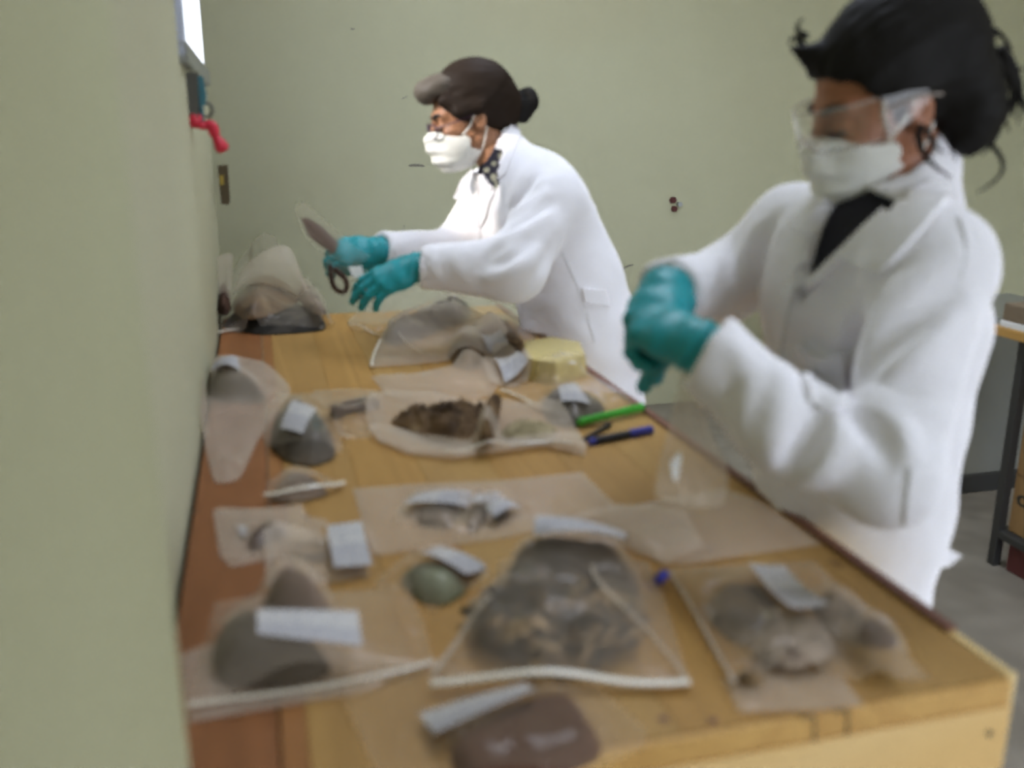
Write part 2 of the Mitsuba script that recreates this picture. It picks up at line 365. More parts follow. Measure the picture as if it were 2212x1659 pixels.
def film_mat(name, milky, col=(0.84, 0.735, 0.61), rough=0.45, spec=0.5):
    mat(name, {'type': 'blendbsdf', 'weight': milky, 'a': {'type': 'thindielectric', 'int_ior': 1.14},
               'b': {'type': 'principledthin', 'base_color': rgb(col), 'roughness': 0.42, 'diff_trans': 0.6, 'eta': 1.45}})
    return name
film_mat('m_film', 0.42)
film_mat('m_film_mid', 0.17)
film_mat('m_film_clear', 0.10)
film_mat('m_film_dense', 0.62)
plain('m_seam', (0.60, 0.55, 0.46), 0.28, 0.8)
plain('m_string', (0.42, 0.36, 0.29), 0.5)

def drape(mask, tight, eps=.0014, iters=160):
    """Film heights over the pile inside mask: a membrane held at its rim, stretched over what lies under it."""
    i, j = np.where(mask); a, b = slice(max(i.min() - 3, 0), i.max() + 4), slice(max(j.min() - 3, 0), j.max() + 4)
    h, m = ndimage.grey_dilation(H[a, b], size=3) + eps, mask[a, b]
    inner = ndimage.binary_erosion(m, iterations=2)
    z = np.where(inner, h.max(), h)
    z = np.where(inner, ndimage.gaussian_filter(h, 6), h)
    for _ in range(iters):
        q = (np.roll(z, 1, 0) + np.roll(z, -1, 0) + np.roll(z, 1, 1) + np.roll(z, -1, 1)) / 4
        z = np.where(inner, np.maximum(q, h), h)
    z = np.maximum(z * (1 - tight) + np.where(inner, ndimage.gaussian_filter(h, 1.5), h) * tight, h)
    z = np.maximum(ndimage.gaussian_filter(z, 1.0), h)
    return (a, b), z
def film(parent, px, name='film', m='m_film', tight=.35, wrinkle=.0022, step=.009, puff=0.0, seed=0, rounded=0, edge_lift=0.0, xy=None):
    """A sheet of film over the pile, its outline given on the table plane; returns (key, outline)."""
    out = np.asarray(xy) if xy is not None else flat(px)
    if rounded: out = smooth_outline(out, 2)
    mask = poly_mask(out)
    (a, b), z = drape(mask, tight)
    pts, f, rim = tri_poly(out, step)
    hz = H.copy(); hz[a, b] = np.maximum(hz[a, b], z)
    zz = hget(hz, pts[:, 0], pts[:, 1])
    P = Polygon(out).buffer(0)
    din = shapely.distance(P.exterior, shapely.points(pts[:, 0], pts[:, 1]))
    q = np.stack([pts[:, 0], pts[:, 1], np.full(len(pts), seed * 3.7)], 1)
    th = rng.uniform(0, np.pi); ca, sa = math.cos(th), math.sin(th)
    qa = np.stack([(q[:, 0] * ca + q[:, 1] * sa) * 26, (-q[:, 0] * sa + q[:, 1] * ca) * 8, q[:, 2]], 1)
    ridge = 1 - np.abs(2 * meshkit.fbm(qa, 3, seed) - 1)
    soft = meshkit.fbm(q * [16, 16, 1], 2, seed + 9)
    zz = zz + wrinkle * (ridge * 1.6 - .6 + soft).clip(0) * (0.35 + np.minimum(1, din / .02)) + puff * np.minimum(1, din / .06) ** .7 + .0009
    zz = zz + edge_lift * np.maximum(0, 1 - din / .015)
    k = add(name, tm(np.c_[pts, zz], f), m, parent, smooth=True)
    m2 = ndimage.binary_erosion(mask, iterations=1)
    top = hget_tri(pts, zz, mask)
    H[mask] = np.maximum(H[mask], top[mask])
    return k, out
def hget_tri(pts, zz, mask):
    from scipy.interpolate import LinearNDInterpolator
    o = np.full(HN, -1.0); i, j = np.where(mask)
    o[i, j] = np.nan_to_num(LinearNDInterpolator(pts, zz)(GX[i], GY[j]), nan=-1)
    return o
def seam(parent, px, w=.005, m='m_seam', name='zip_seam', lift=.0012, ground=False):
    """A thick welded or zip edge of a bag, lying on the pile."""
    q = np.array([at_z(u, v, TZ) if ground else hit(u, v) for u, v in px]); q = spline(q, 14) if len(q) > 2 else np.linspace(q[0], q[1], 14)
    q[:, 2] = np.maximum(q[:, 2], hget(ndimage.grey_dilation(H, size=3), q[:, 0], q[:, 1])) + lift
    if ground: q[:, 2] = TZ + .005
    q[:, 2] = ndimage.gaussian_filter1d(q[:, 2], 1.2, mode='nearest')
    mm = tube(q, w / 2, 8); c = np.repeat(q[:, 2], 8); c = np.r_[c, q[0, 2], q[-1, 2]]
    mm.vertices[:, 2] = c + (mm.vertices[:, 2] - c) * .4 + w * .2
    return add(name, mm, m, parent, smooth=40)

def f_label(p, n, uv):
    u, v = uv.x, uv.y
    rowf = v * 7.0
    row = dr.floor(rowf); fr = rowf - row
    ink = noise(u * 34 + row * 13.0, row * 7.0, 3.0)
    length = 0.55 + 0.4 * mikit.cell_rand(row, 4, 2)
    line = (dr.abs(fr - 0.5) < 0.24) & (ink > 0.42) & (u > 0.06) & (u < length)
    base = mix((0.475, 0.46, 0.45), (0.40, 0.39, 0.405), smoothstep(0.52, 0.56, v))
    c = mix(base, (0.20, 0.205, 0.26), dr.select(line, 0.42, 0.0))
    rule = (dr.abs(v - 0.54) < 0.010) | ((dr.abs(u - 0.36) < 0.006) & (v < 0.54))
    return mix(c, (0.27, 0.275, 0.33), dr.select(rule, 0.7, 0.0))
plain('m_label', proc(f_label), 0.55, 0.3)
def paper_label(px, text, bend=1, z_lift=.0012, grp=None, parent=None):
    """A printed card lying on the pile: its four corners in the order top left, top right, bottom right, bottom left of its writing."""
    q = np.array([hit(u, v) for u, v in px])
    n = 13; s, tt = np.meshgrid(np.linspace(0, 1, n), np.linspace(0, 1, n), indexing='ij')
    s, tt = s.ravel(), tt.ravel()
    xy = ((1 - s) * (1 - tt))[:, None] * q[0, :2] + (s * (1 - tt))[:, None] * q[1, :2] + (s * tt)[:, None] * q[2, :2] + ((1 - s) * tt)[:, None] * q[3, :2]
    h = hget(ndimage.grey_dilation(H, size=3), xy[:, 0], xy[:, 1])
    A = np.stack([np.ones_like(s), s, tt, s * s, s * tt, tt * tt][:6 if bend else 3], 1)
    z = A @ np.linalg.lstsq(A, h, rcond=None)[0]
    z = z + max(0, np.max((h - z))) * (.75 if bend else 1.0) + z_lift
    z = np.maximum(z, h + .0006)
    F = []
    for i in range(n - 1):
        for j in range(n - 1):
            k = i * n + j; F += [[k, k + n, k + n + 1], [k, k + n + 1, k + 1]]
    V = np.c_[xy, z]
    m = tm(V, F)
    if m.face_normals[:, 2].mean() < 0: m = tm(V, np.array(F)[:, ::-1])
    V2 = np.vstack([m.vertices, m.vertices - [0, 0, .0004]])
    F2 = [*m.faces.tolist(), *(m.faces[:, ::-1] + len(V)).tolist()]
    b = [k * n for k in range(n)] + [(n - 1) * n + k for k in range(1, n)] + [k * n + n - 1 for k in range(n - 2, -1, -1)] + list(range(n - 2, 0, -1))
    for k in range(len(b)):
        a0, a1 = b[k], b[(k + 1) % len(b)]; F2 += [[a0, a0 + len(V), a1 + len(V)], [a0, a1 + len(V), a1]]
    key = key_for('paper_label')
    scene[key] = mikit.ply(tm(V2, F2), 'm_label', smooth=False, uv=np.vstack([np.c_[s, tt]] * 2))
    labels[key] = {'label': text, 'category': 'paper label'}
    if grp: labels[key]['group'] = grp
    mk = poly_mask(q[:, :2]); t2 = hget_tri(xy, z, mk); H[mk] = np.maximum(H[mk], t2[mk] + .0004)
    return key

# ---- solids for the specimens
def put(m, lift=0.0):
    """Lowers a mesh onto the pile and raises the pile by it."""
    v = m.vertices; h = hget(H, v[:, 0], v[:, 1]); low = v[:, 2] <= np.percentile(v[:, 2], 45) + 1e-6
    dz = np.max((h - v[:, 2])[low]) + .0006 + lift
    m.apply_translation((0, 0, dz))
    v = m.vertices; s = trimesh.sample.sample_surface(m, 9000, seed=3)[0] if len(m.faces) else v
    i = np.rint((s[:, 0] - HX0) / HS).astype(int).clip(0, HN[0] - 1); j = np.rint((s[:, 1] - HY0) / HS).astype(int).clip(0, HN[1] - 1)
    np.maximum.at(H, (i, j), s[:, 2])
    return m
def lump(px, height, seed=0, rough=.12, freq=38, power=2.2, z=None, step=.0045, flatten=0.0, under=.25):
    """A solid with the outline px (given at height z) whose top rises by height, its surface broken by noise."""
    out = smooth_outline(flat(px, TZ + height * .35 if z is None else z), 2)
    pts, f, rim = tri_poly(out, step)
    P = Polygon(out).buffer(0); d = shapely.distance(P.exterior, shapely.points(pts[:, 0], pts[:, 1])); R = max(d.max(), 1e-4)
    r = 1 - np.clip(d / R, 0, 1)
    dome = (1 - r ** power)
    nz = meshkit.fbm(np.c_[pts * freq, np.full(len(pts), seed * 2.3)], 4, seed)
    zt = height * (dome * (1 - rough) + rough * 2 * (nz - .25) * np.minimum(1, dome * 3))
    zt = np.maximum(zt, .001 + .25 * height * rough * nz)
    zt[rim] = height * .06
    zb = -height * under * dome * .2
    n = len(pts)
    V = np.vstack([np.c_[pts, zt], np.c_[pts, np.where(rim, 0, np.minimum(zb, zt - .0015))]])
    F = np.vstack([f, f[:, ::-1] + n])
    k = np.where(rim)[0]; side = []
    for q in range(len(k)):
        a0, a1 = k[q], k[(q + 1) % len(k)]; side += [[a0, a0 + n, a1 + n], [a0, a1 + n, a1]]
    V[:, 2] += TZ
    m = tm(V, np.vstack([F, side])); m.fix_normals()
    return m
def specimen(name, m, bsdf, text, catg, parent=None, lift=0.0, smooth=35, grp=None):
    return single(name, put(m, lift), bsdf, text, catg, smooth=smooth, group=grp)
def earthy(name, a, b, c, f=30):
    PALETTE[name] = (a, b, c, f)
plain('m_mottled', {'type': 'mesh_attribute', 'name': 'vertex_color'}, 0.8, 0.2)
earthy('m_husk', (0.045, 0.026, 0.014), (0.14, 0.085, 0.042), (0.26, 0.18, 0.095), 24)
earthy('m_husk_dark', (0.032, 0.022, 0.014), (0.07, 0.046, 0.028), (0.11, 0.075, 0.045), 20)
earthy('m_straw', (0.24, 0.20, 0.11), (0.36, 0.30, 0.18), (0.15, 0.11, 0.06), 40)
earthy('m_sliver', (0.10, 0.05, 0.035), (0.17, 0.12, 0.10), (0.20, 0.16, 0.14), 26)
earthy('m_bark', (0.055, 0.035, 0.02), (0.17, 0.11, 0.055), (0.30, 0.20, 0.10), 26)
earthy('m_dark_brown', (0.035, 0.017, 0.011), (0.065, 0.032, 0.02), (0.085, 0.048, 0.03), 18)
plain('m_slab', (0.092, 0.039, 0.021), 0.8, 0.15)
earthy('m_sherd_brown', (0.085, 0.044, 0.028), (0.115, 0.062, 0.04), (0.14, 0.085, 0.058), 12)
earthy('m_sherd_grey', (0.035, 0.027, 0.018), (0.07, 0.054, 0.036), (0.10, 0.077, 0.052), 14)
earthy('m_textile', (0.05, 0.04, 0.034), (0.28, 0.215, 0.16), (0.05, 0.035, 0.03), 21)
earthy('m_green', (0.12, 0.125, 0.085), (0.20, 0.22, 0.14), (0.10, 0.20, 0.10), 16)
earthy('m_grey', (0.04, 0.035, 0.03), (0.10, 0.087, 0.07), (0.16, 0.135, 0.11), 20)
earthy('m_charcoal', (0.022, 0.02, 0.017), (0.05, 0.044, 0.036), (0.085, 0.07, 0.055), 22)
plain('m_yellow', (0.50, 0.41, 0.16), 0.35, 0.5)
plain('m_green_pen', (0.045, 0.36, 0.03), 0.35)
plain('m_blue_pen', (0.03, 0.035, 0.30), 0.35)
plain('m_black_pen', (0.012, 0.013, 0.02), 0.4)

def bag(text, catg='plastic bag', grp='polythene specimen bags on the table'):
    return thing('specimen_bag', text, catg, grp)

# ---- far end -----------------------------------------------------------------
b = bag('large clear bag slumped over dark sherds at the far left end of the table')
specimen('dark_sherd', lump([(475, 700), (520, 655), (600, 640), (690, 668), (708, 705), (640, 712), (560, 716)], .035, 3, .12), 'm_charcoal', 'dark flat sherd at the bottom of the far left pile', 'sherd')
specimen('brown_sherd', lump([(500, 665), (520, 622), (565, 606), (625, 610), (652, 640), (590, 668), (540, 680)], .055, 5, .10, z=TZ + .055), 'm_husk', 'curved brown sherd on top of the far left pile', 'sherd')
specimen('sherd_fragment', lump([(640, 640), (668, 628), (700, 668), (706, 692), (680, 690), (652, 668)], .03, 8, .25, z=TZ + .03), 'm_textile', 'mottled grey fragment right of the curved brown sherd', 'sherd')
film(b, [(466, 722), (466, 640), (520, 560), (600, 540), (700, 668), (722, 700), (698, 716), (600, 720), (540, 722)], tight=.55, seed=1, wrinkle=.006, m='m_film_clear')
seam(b, [(472, 724), (520, 715), (600, 716), (696, 712)], .010, ground=True)
# tall open mouth of the bag standing up behind the sherds
def standing(parent, px_low, px_high, y0, y1, m='m_film', n=14, bow=.02, seed=0, name='upright_film'):
    """A film standing up from the pile: its lower and upper edge in depth planes y0 and y1."""
    lo = spline(np.array([at_y(u, v, y0) for u, v in px_low]), n); hi = spline(np.array([at_y(u, v, y1) for u, v in px_high]), n)
    R = 12; V = []; F = []
    for k in range(R):
        s = k / (R - 1); row = lo * (1 - s) + hi * s
        row = row + np.array([0, -1, 0]) * bow * math.sin(math.pi * s)
        nz = meshkit.fbm(np.c_[np.arange(n) * .7, np.full(n, s * 2.0), np.full(n, seed * 1.3)], 3, seed) - .5
        V.append(row + np.outer(nz * .012, [0, -1, 0]))
    V = np.vstack(V); V[:, 0] = np.maximum(V[:, 0], WX + .004); V[:, 2] = np.maximum(V[:, 2], TZ + .004)
    for k in range(R - 1):
        for j in range(n - 1):
            q = k * n + j; F += [[q, q + 1, q + n + 1], [q, q + n + 1, q + n]]
    return add(name, tm(V, F), m, parent, smooth=True)
standing(b, [(500, 640), (560, 612), (640, 640), (700, 680)], [(520, 585), (565, 545), (610, 530), (640, 590)], 2.69, 2.735, seed=3)
b = bag('small upright clear bag with a reddish lump against the wall at the far left')
specimen('reddish_lump', lump([(466, 650), (470, 610), (492, 606), (498, 640), (488, 656)], .04, 11, .2, z=TZ + .08), 'm_dark_brown', 'reddish brown lump in the small bag by the wall at far left', 'specimen')
standing(b, [(464, 665), (480, 668), (500, 650)], [(468, 556), (484, 548), (504, 550)], 2.70, 2.74, seed=5, bow=.01)

b = bag('crumpled clear bag of dark roots at the far end, in front of the far woman')
specimen('root_bundle', lump([(820, 690), (880, 665), (940, 640), (985, 628), (1020, 640), (1010, 662), (960, 676), (900, 700), (840, 712)], .05, 14, .35, 60, z=TZ + .045), 'm_grey', 'bundle of dark dried roots in the far crumpled bag', 'roots')
film(b, [(748, 698), (800, 655), (850, 630), (930, 618), (1000, 615), (1040, 640), (1035, 668), (960, 690), (880, 712), (800, 722), (760, 716)], tight=.5, seed=2, wrinkle=.007, m='m_film_clear', rounded=1)
seam(b, [(756, 708), (800, 722), (850, 722)], .006)
b = bag('clear bag with a bark chunk hanging at the far right table edge')
specimen('bark_chunk', lump([(1020, 700), (1050, 680), (1095, 676), (1125, 700), (1138, 735), (1110, 748), (1070, 738)], .04, 17, .3, 55, z=TZ + .04), 'm_bark', 'rough bark chunk at the far right edge of the table', 'bark')
film(b, [(945, 652), (1010, 640), (1085, 655), (1150, 690), (1160, 730), (1138, 752), (1070, 752), (1000, 716)], tight=.55, seed=4, wrinkle=.006, m='m_film_clear')
b = bag('wide clear bag with brown bark and a blue label, behind the yellow block')
specimen('bark_piece', lump([(965, 735), (985, 712), (1020, 705), (1045, 725), (1050, 755), (1015, 770), (980, 760)], .035, 19, .3, 55, z=TZ + .035), 'm_bark', 'brown bark piece in the wide bag behind the yellow block', 'bark')
film(b, [(803, 798), (812, 748), (840, 722), (900, 705), (980, 690), (1060, 712), (1098, 752), (1060, 780), (960, 785), (880, 792)], tight=.45, seed=6, wrinkle=.006)
seam(b, [(803, 797), (808, 770), (822, 738)], .008)
seam(b, [(860, 720), (880, 745), (910, 765)], .003)
paper_label([(1040, 732), (1080, 722), (1098, 756), (1056, 766)], 'small blue and white label on the wide bag behind the yellow block', grp=None)
b = bag('empty wide flat clear bag between the bark bags and the leaf bag')
film(b, [(800, 818), (880, 812), (1000, 790), (1068, 784), (1080, 830), (1060, 862), (980, 868), (880, 880), (830, 850)], tight=.3, seed=7, wrinkle=.005)
yb = thing('yellow_block', 'translucent pale yellow plastic tub lying near the right table edge', 'plastic tub')
q = flat([(1135, 812), (1200, 822), (1268, 802), (1255, 770), (1190, 758), (1128, 768)], TZ + .01)
hh = trimesh.convex.convex_hull(np.vstack([np.c_[q, np.full(6, TZ)], np.c_[q.mean(0) + (q - q.mean(0)) * .93, np.full(6, TZ + .045)]]))
add('tub', put(hh), 'm_yellow', yb, smooth=False)
ql = flat([(1160, 775), (1245, 778), (1235, 765), (1168, 762)], TZ + .046)
add('paper_strip', put(trimesh.convex.convex_hull(np.vstack([np.c_[ql, np.full(4, TZ + .046)], np.c_[ql, np.full(4, TZ + .047)]]))), 'm_white', yb, smooth=False)
b = bag('flat clear bag corner under the blue label left of the yellow tub')
film(b, [(1040, 800), (1070, 770), (1120, 778), (1150, 822), (1110, 840), (1060, 838)], tight=.4, seed=8, wrinkle=.003)
paper_label([(1066, 782), (1112, 775), (1140, 820), (1090, 835)], 'blue and white label lying just left of the yellow tub')
b = bag('clear bag with a dark ring shaped specimen and a label, left of the green marker')
specimen('ring_specimen', lump([(1168, 862), (1185, 832), (1225, 818), (1275, 838), (1310, 862), (1290, 890), (1230, 905), (1185, 892)], .028, 21, .25, 50, z=TZ + .02), 'm_grey', 'grey curled specimen in the bag left of the green marker', 'specimen')
film(b, [(1080, 848), (1130, 836), (1210, 808), (1290, 818), (1355, 856), (1372, 876), (1290, 918), (1250, 925), (1180, 890)], tight=.5, seed=9, wrinkle=.004, m='m_film_clear')
seam(b, [(1082, 848), (1130, 866), (1190, 890)], .007)
paper_label([(1205, 838), (1245, 832), (1275, 885), (1212, 888)], 'white label on the bag left of the green marker')

# ---- middle left -------------------------------------------------------------
b = bag('long clear bag draped from the wall edge over a dark sherd, at the left')
specimen('slate_sherd', lump([(452, 830), (455, 800), (500, 785), (530, 800), (578, 838), (540, 842), (490, 840)], .050, 23, .12, z=TZ + .03), 'm_charcoal', 'slate grey sherd in the draped bag at the left wall', 'sherd')
film(b, [(432, 905), (440, 850), (462, 770), (520, 775), (575, 785), (635, 845), (600, 900), (560, 950), (520, 1040), (490, 1050), (462, 1048), (445, 980)], tight=.8, seed=10, wrinkle=.005, rounded=1)
paper_label([(456, 800), (515, 786), (518, 808), (462, 822)], 'pale label on the slate grey sherd by the left wall')
standing(b, [(436, 900), (444, 960), (462, 1044)], [(410, 800), (420, 860), (446, 960)], 1.62, 1.80, seed=8, bow=.004)
b = bag('round bulging clear bag of dark shells with a large label, left middle of the table')
specimen('dark_shell', lump([(580, 945), (585, 905), (605, 880), (660, 872), (700, 895), (722, 935), (724, 968), (680, 985), (620, 978)], .044, 25, .10, 40, 3.0, z=TZ + .02), 'm_grey', 'dark rounded specimen in the bulging bag at left middle', 'specimen')
film(b, [(566, 965), (575, 905), (600, 862), (660, 850), (705, 868), (735, 930), (742, 985), (690, 1000), (620, 996)], tight=.75, seed=12, wrinkle=.002, m='m_film_clear', rounded=1)
paper_label([(632, 868), (686, 890), (655, 952), (606, 935)], 'blue and white label on the round bulging bag at left middle')
b = bag('flat clear bag with a dark stick and loop, left of the leaf bag')
specimen('dark_stick', lump([(712, 893), (716, 880), (760, 866), (815, 862), (822, 872), (815, 880), (760, 888), (725, 902)], .014, 27, .3, 80, z=TZ + .006), 'm_dark_brown', 'short dark knobbly stick in the flat bag left of the leaf bag', 'stick')
qq = np.array([[*at_z(u, v, TZ)[:2], TZ + .006] for u, v in [(724, 896), (720, 903), (732, 906), (765, 904), (785, 898), (782, 890), (775, 886)]])
single('dark_loop', put(tube(spline(qq, 26), .0035, 6)), 'm_dark_brown', 'thin dark loop beside the knobbly stick', 'cord')
film(b, [(668, 862), (680, 846), (760, 842), (824, 848), (832, 905), (800, 950), (730, 952), (716, 900)], tight=.97, seed=13, wrinkle=.0015, m='m_film_mid')
b = bag('wide open clear bag holding dried leaves, in the middle of the table')
leaf1 = lump([(838, 908), (880, 895), (940, 882), (1000, 878), (1058, 892), (1085, 868), (1070, 920), (1040, 948), (1000, 955), (930, 945), (880, 925)], .042, 29, .55, 95, 1.6, z=TZ + .016)
film(b, [(788, 915), (800, 870), (830, 850), (900, 862), (1000, 868), (1090, 865), (1180, 885), (1245, 930), (1268, 968), (1262, 990), (1180, 968), (1100, 978), (980, 996), (880, 985), (820, 960)], name='lower_film', tight=.3, seed=14, wrinkle=.004)
specimen('dried_leaves', leaf1, 'm_husk', 'heap of crinkled dried leaves in the wide open bag, with a pointed tip', 'leaves', smooth=15)
specimen('leaf_tip', (lump([(1030, 915), (1055, 880), (1086, 862), (1078, 905), (1062, 945), (1040, 950)], .036, 31, .15, 60, 1.3, z=TZ + .035)), 'm_husk', 'pointed grey brown leaf at the right end of the dried leaves', 'leaf')
specimen('straw_tuft', lump([(1080, 945), (1095, 922), (1150, 912), (1205, 930), (1195, 952), (1120, 955)], .014, 33, .5, 90, z=TZ + .008), 'm_straw', 'pale straw tuft right of the dried leaves', 'straw')
film(b, [(792, 935), (850, 945), (920, 965), (1000, 977), (1080, 970), (1160, 964), (1250, 955), (1266, 985), (1180, 972), (1100, 982), (980, 998), (880, 988), (815, 962)], name='front_lip', tight=.3, seed=15, wrinkle=.004, edge_lift=.006)
seam(b, [(960, 985), (1060, 974), (1180, 965), (1240, 972)], .007)
b = bag('small puffed clear bag with a thick white edge, left of centre')
specimen('pale_powder', lump([(580, 1070), (595, 1040), (640, 1025), (690, 1035), (712, 1055), (640, 1072)], .03, 35, .08, 20, z=TZ + .012), 'm_textile', 'pale brown powder in the small puffed bag left of centre', 'powder')
film(b, [(572, 1085), (580, 1045), (615, 1022), (680, 1022), (722, 1042), (745, 1052), (660, 1072)], tight=.5, seed=16, wrinkle=.003, m='m_film_mid')
seam(b, [(574, 1085), (620, 1076), (680, 1062), (742, 1048)], .011)
b = bag('small clear bag with a dark brown curved piece, near the left wall')
film(b, [(460, 1108), (475, 1100), (560, 1104), (652, 1092), (665, 1120), (710, 1128), (690, 1160), (650, 1200), (500, 1230), (475, 1205)], name='lower_film', tight=.5, seed=17, wrinkle=.002)
specimen('curved_piece', lump([(534, 1175), (545, 1148), (575, 1134), (605, 1134), (620, 1150), (612, 1162), (585, 1164), (560, 1178), (545, 1188)], .012, 37, .1, 30, z=TZ + .008), 'm_dark_brown', 'dark brown bean shaped piece near the left wall', 'specimen')
paper_label([(512, 1142), (532, 1139), (538, 1156), (522, 1164)], 'tiny white label half under the bean shaped brown piece')
film(b, [(465, 1120), (560, 1110), (655, 1100), (660, 1160), (640, 1195), (505, 1222), (480, 1200)], tight=.95, seed=18, wrinkle=.002, m='m_film_clear')
b = bag('flat square clear bag of thin twigs beside the upright white label')
for k, (a0, a1) in enumerate((((630, 1195), (700, 1190)), ((625, 1206), (706, 1202)), ((640, 1214), (704, 1213)))):
    q = np.array([[*at_z(*a0, TZ)[:2], TZ], [*at_z(*a1, TZ)[:2], TZ]]); qq = np.linspace(q[0], q[1], 8); qq[:, 2] += .003 + .001 * np.sin(np.arange(8))
    single('twig', put(tube(qq, [.001] + [.0024] * 6 + [.001], 6)), 'm_bark', ('upper', 'middle', 'lower')[k] + ' of three thin twigs in the flat bag beside the upright white label', 'twig', group='thin twigs in the flat square bag')
film(b, [(572, 1182), (600, 1168), (708, 1158), (775, 1180), (800, 1250), (730, 1262), (600, 1278), (575, 1272)], tight=.95, seed=19, wrinkle=.002)
paper_label([(706, 1161), (782, 1147), (806, 1245), (724, 1258)], 'bright white upright label on the twig bag, left of the green specimen', bend=0, z_lift=.006)

# ---- centre ------------------------------------------------------------------
b = bag('large empty clear bag lying flat in the middle under three small sample bags')
film(b, [(762, 1060), (900, 1050), (1100, 1040), (1258, 1024), (1345, 1110), (1250, 1130), (1100, 1165), (1000, 1180), (805, 1206)], tight=.3, seed=20, wrinkle=.002)
b = bag('large empty clear bag lying flat at the right edge, in front of the near woman')
film(b, [(1290, 1118), (1420, 1085), (1560, 1060), (1640, 1085), (1775, 1182), (1600, 1206), (1480, 1226), (1420, 1220), (1330, 1160)], tight=.3, seed=21, wrinkle=.003)
b = bag('second flat clear bag overlapping in front of the near woman')
film(b, [(1150, 1160), (1260, 1118), (1330, 1100), (1480, 1120), (1520, 1200), (1440, 1226), (1350, 1190), (1200, 1176)], tight=.3, seed=22, wrinkle=.003)
SB = [([(870, 1090), (905, 1068), (1010, 1066), (1025, 1088), (1010, 1120), (990, 1160), (845, 1142)], [(868, 1102), (902, 1070), (1020, 1068), (1008, 1108)], 'leftmost of three small labelled sample bags in the middle'),
      ([(995, 1080), (1040, 1066), (1085, 1070), (1060, 1130), (1020, 1165), (985, 1165)], [(1010, 1095), (1030, 1072), (1084, 1070), (1062, 1096)], 'middle one of three small labelled sample bags in the middle'),
      ([(1040, 1110), (1070, 1075), (1100, 1085), (1130, 1105), (1090, 1130), (1060, 1150)], [(1048, 1102), (1095, 1084), (1128, 1104), (1070, 1138)], 'rightmost of three small labelled sample bags in the middle')]
for k, (o, l, tx) in enumerate(SB):
    b = thing('sample_bag', tx, 'sample bag', 'small labelled sample bags')
    specimen('grey_sample', lump([(np.mean([p[0] for p in o]) + (p[0] - np.mean([p[0] for p in o])) * .5, np.mean([p[1] for p in o]) + (p[1] - np.mean([p[1] for p in o])) * .5) for p in o], .007, 40 + k, .2, 40, z=TZ + .01),
             'm_textile', 'grey sample in the ' + tx.split(' of')[0] + ' small sample bag', 'specimen')
    film(b, o, tight=.6, seed=23 + k, wrinkle=.002, m='m_film_clear')
    paper_label(l, 'label on the ' + tx)
b = bag('small clear bag with a green specimen under a curved label')
specimen('green_specimen', lump([(862, 1235), (880, 1215), (930, 1205), (985, 1225), (1010, 1258), (960, 1288), (905, 1280)], .022, 45, .2, 30, z=TZ + .014), 'm_green', 'mossy green grey specimen in the small bag at centre', 'specimen')
film(b, [(805, 1268), (850, 1225), (900, 1190), (960, 1182), (1052, 1235), (1060, 1250), (990, 1300), (928, 1332), (900, 1295)], tight=.6, seed=27, wrinkle=.003, m='m_film_clear')
paper_label([(896, 1205), (945, 1182), (1052, 1228), (1005, 1258)], 'curved white label on the green specimen')

# ---- near: right -------------------------------------------------------------
b = bag('empty clear bag sticking out below the textile bag at the near right')
film(b, [(1560, 1470), (1700, 1440), (1820, 1470), (1866, 1532), (1760, 1542), (1596, 1546)], tight=.3, seed=28, wrinkle=.003)
b = bag('large clear bag of fuzzy grey textile scraps at the near right')
for k, (o, h, m, tx) in enumerate([
        ([(1520, 1300), (1560, 1262), (1640, 1250), (1700, 1330), (1680, 1390), (1590, 1380), (1540, 1340)], .017, 'm_textile', 'grey brown textile wad at the upper left of the near right bag'),
        ([(1620, 1410), (1640, 1370), (1720, 1340), (1790, 1370), (1800, 1430), (1720, 1460), (1650, 1450)], .019, 'm_textile', 'fuzzy grey textile wad at the front of the near right bag'),
        ([(1740, 1330), (1790, 1300), (1860, 1350), (1905, 1400), (1870, 1425), (1800, 1400)], .017, 'm_textile', 'grey textile wad at the right of the near right bag'),
        ([(1845, 1405), (1875, 1385), (1930, 1420), (1935, 1448), (1895, 1455), (1855, 1440)], .010, 'm_dark_brown', 'dark brown rounded end in the right corner of the near right bag'),
        ([(1585, 1470), (1600, 1455), (1640, 1460), (1650, 1480), (1620, 1488)], .012, 'm_bark', 'small brown fragment in the left corner of the near right bag')]):
    specimen('textile_wad' if k < 3 else 'brown_fragment', lump(o, h, 50 + k, .4, 60, z=TZ + .008), m, tx, 'textile' if k < 3 else 'specimen')
film(b, [(1438, 1236), (1600, 1226), (1760, 1218), (1880, 1345), (2012, 1476), (1860, 1478), (1790, 1482), (1740, 1465), (1700, 1458), (1640, 1490), (1586, 1496)], tight=.6, seed=29, wrinkle=.004, m='m_film_mid')
seam(b, [(1446, 1242), (1510, 1345), (1585, 1490)], .004, 'm_string', 'fold')
paper_label([(1616, 1238), (1694, 1226), (1788, 1338), (1706, 1338)], 'white label in the textile bag at the near right')

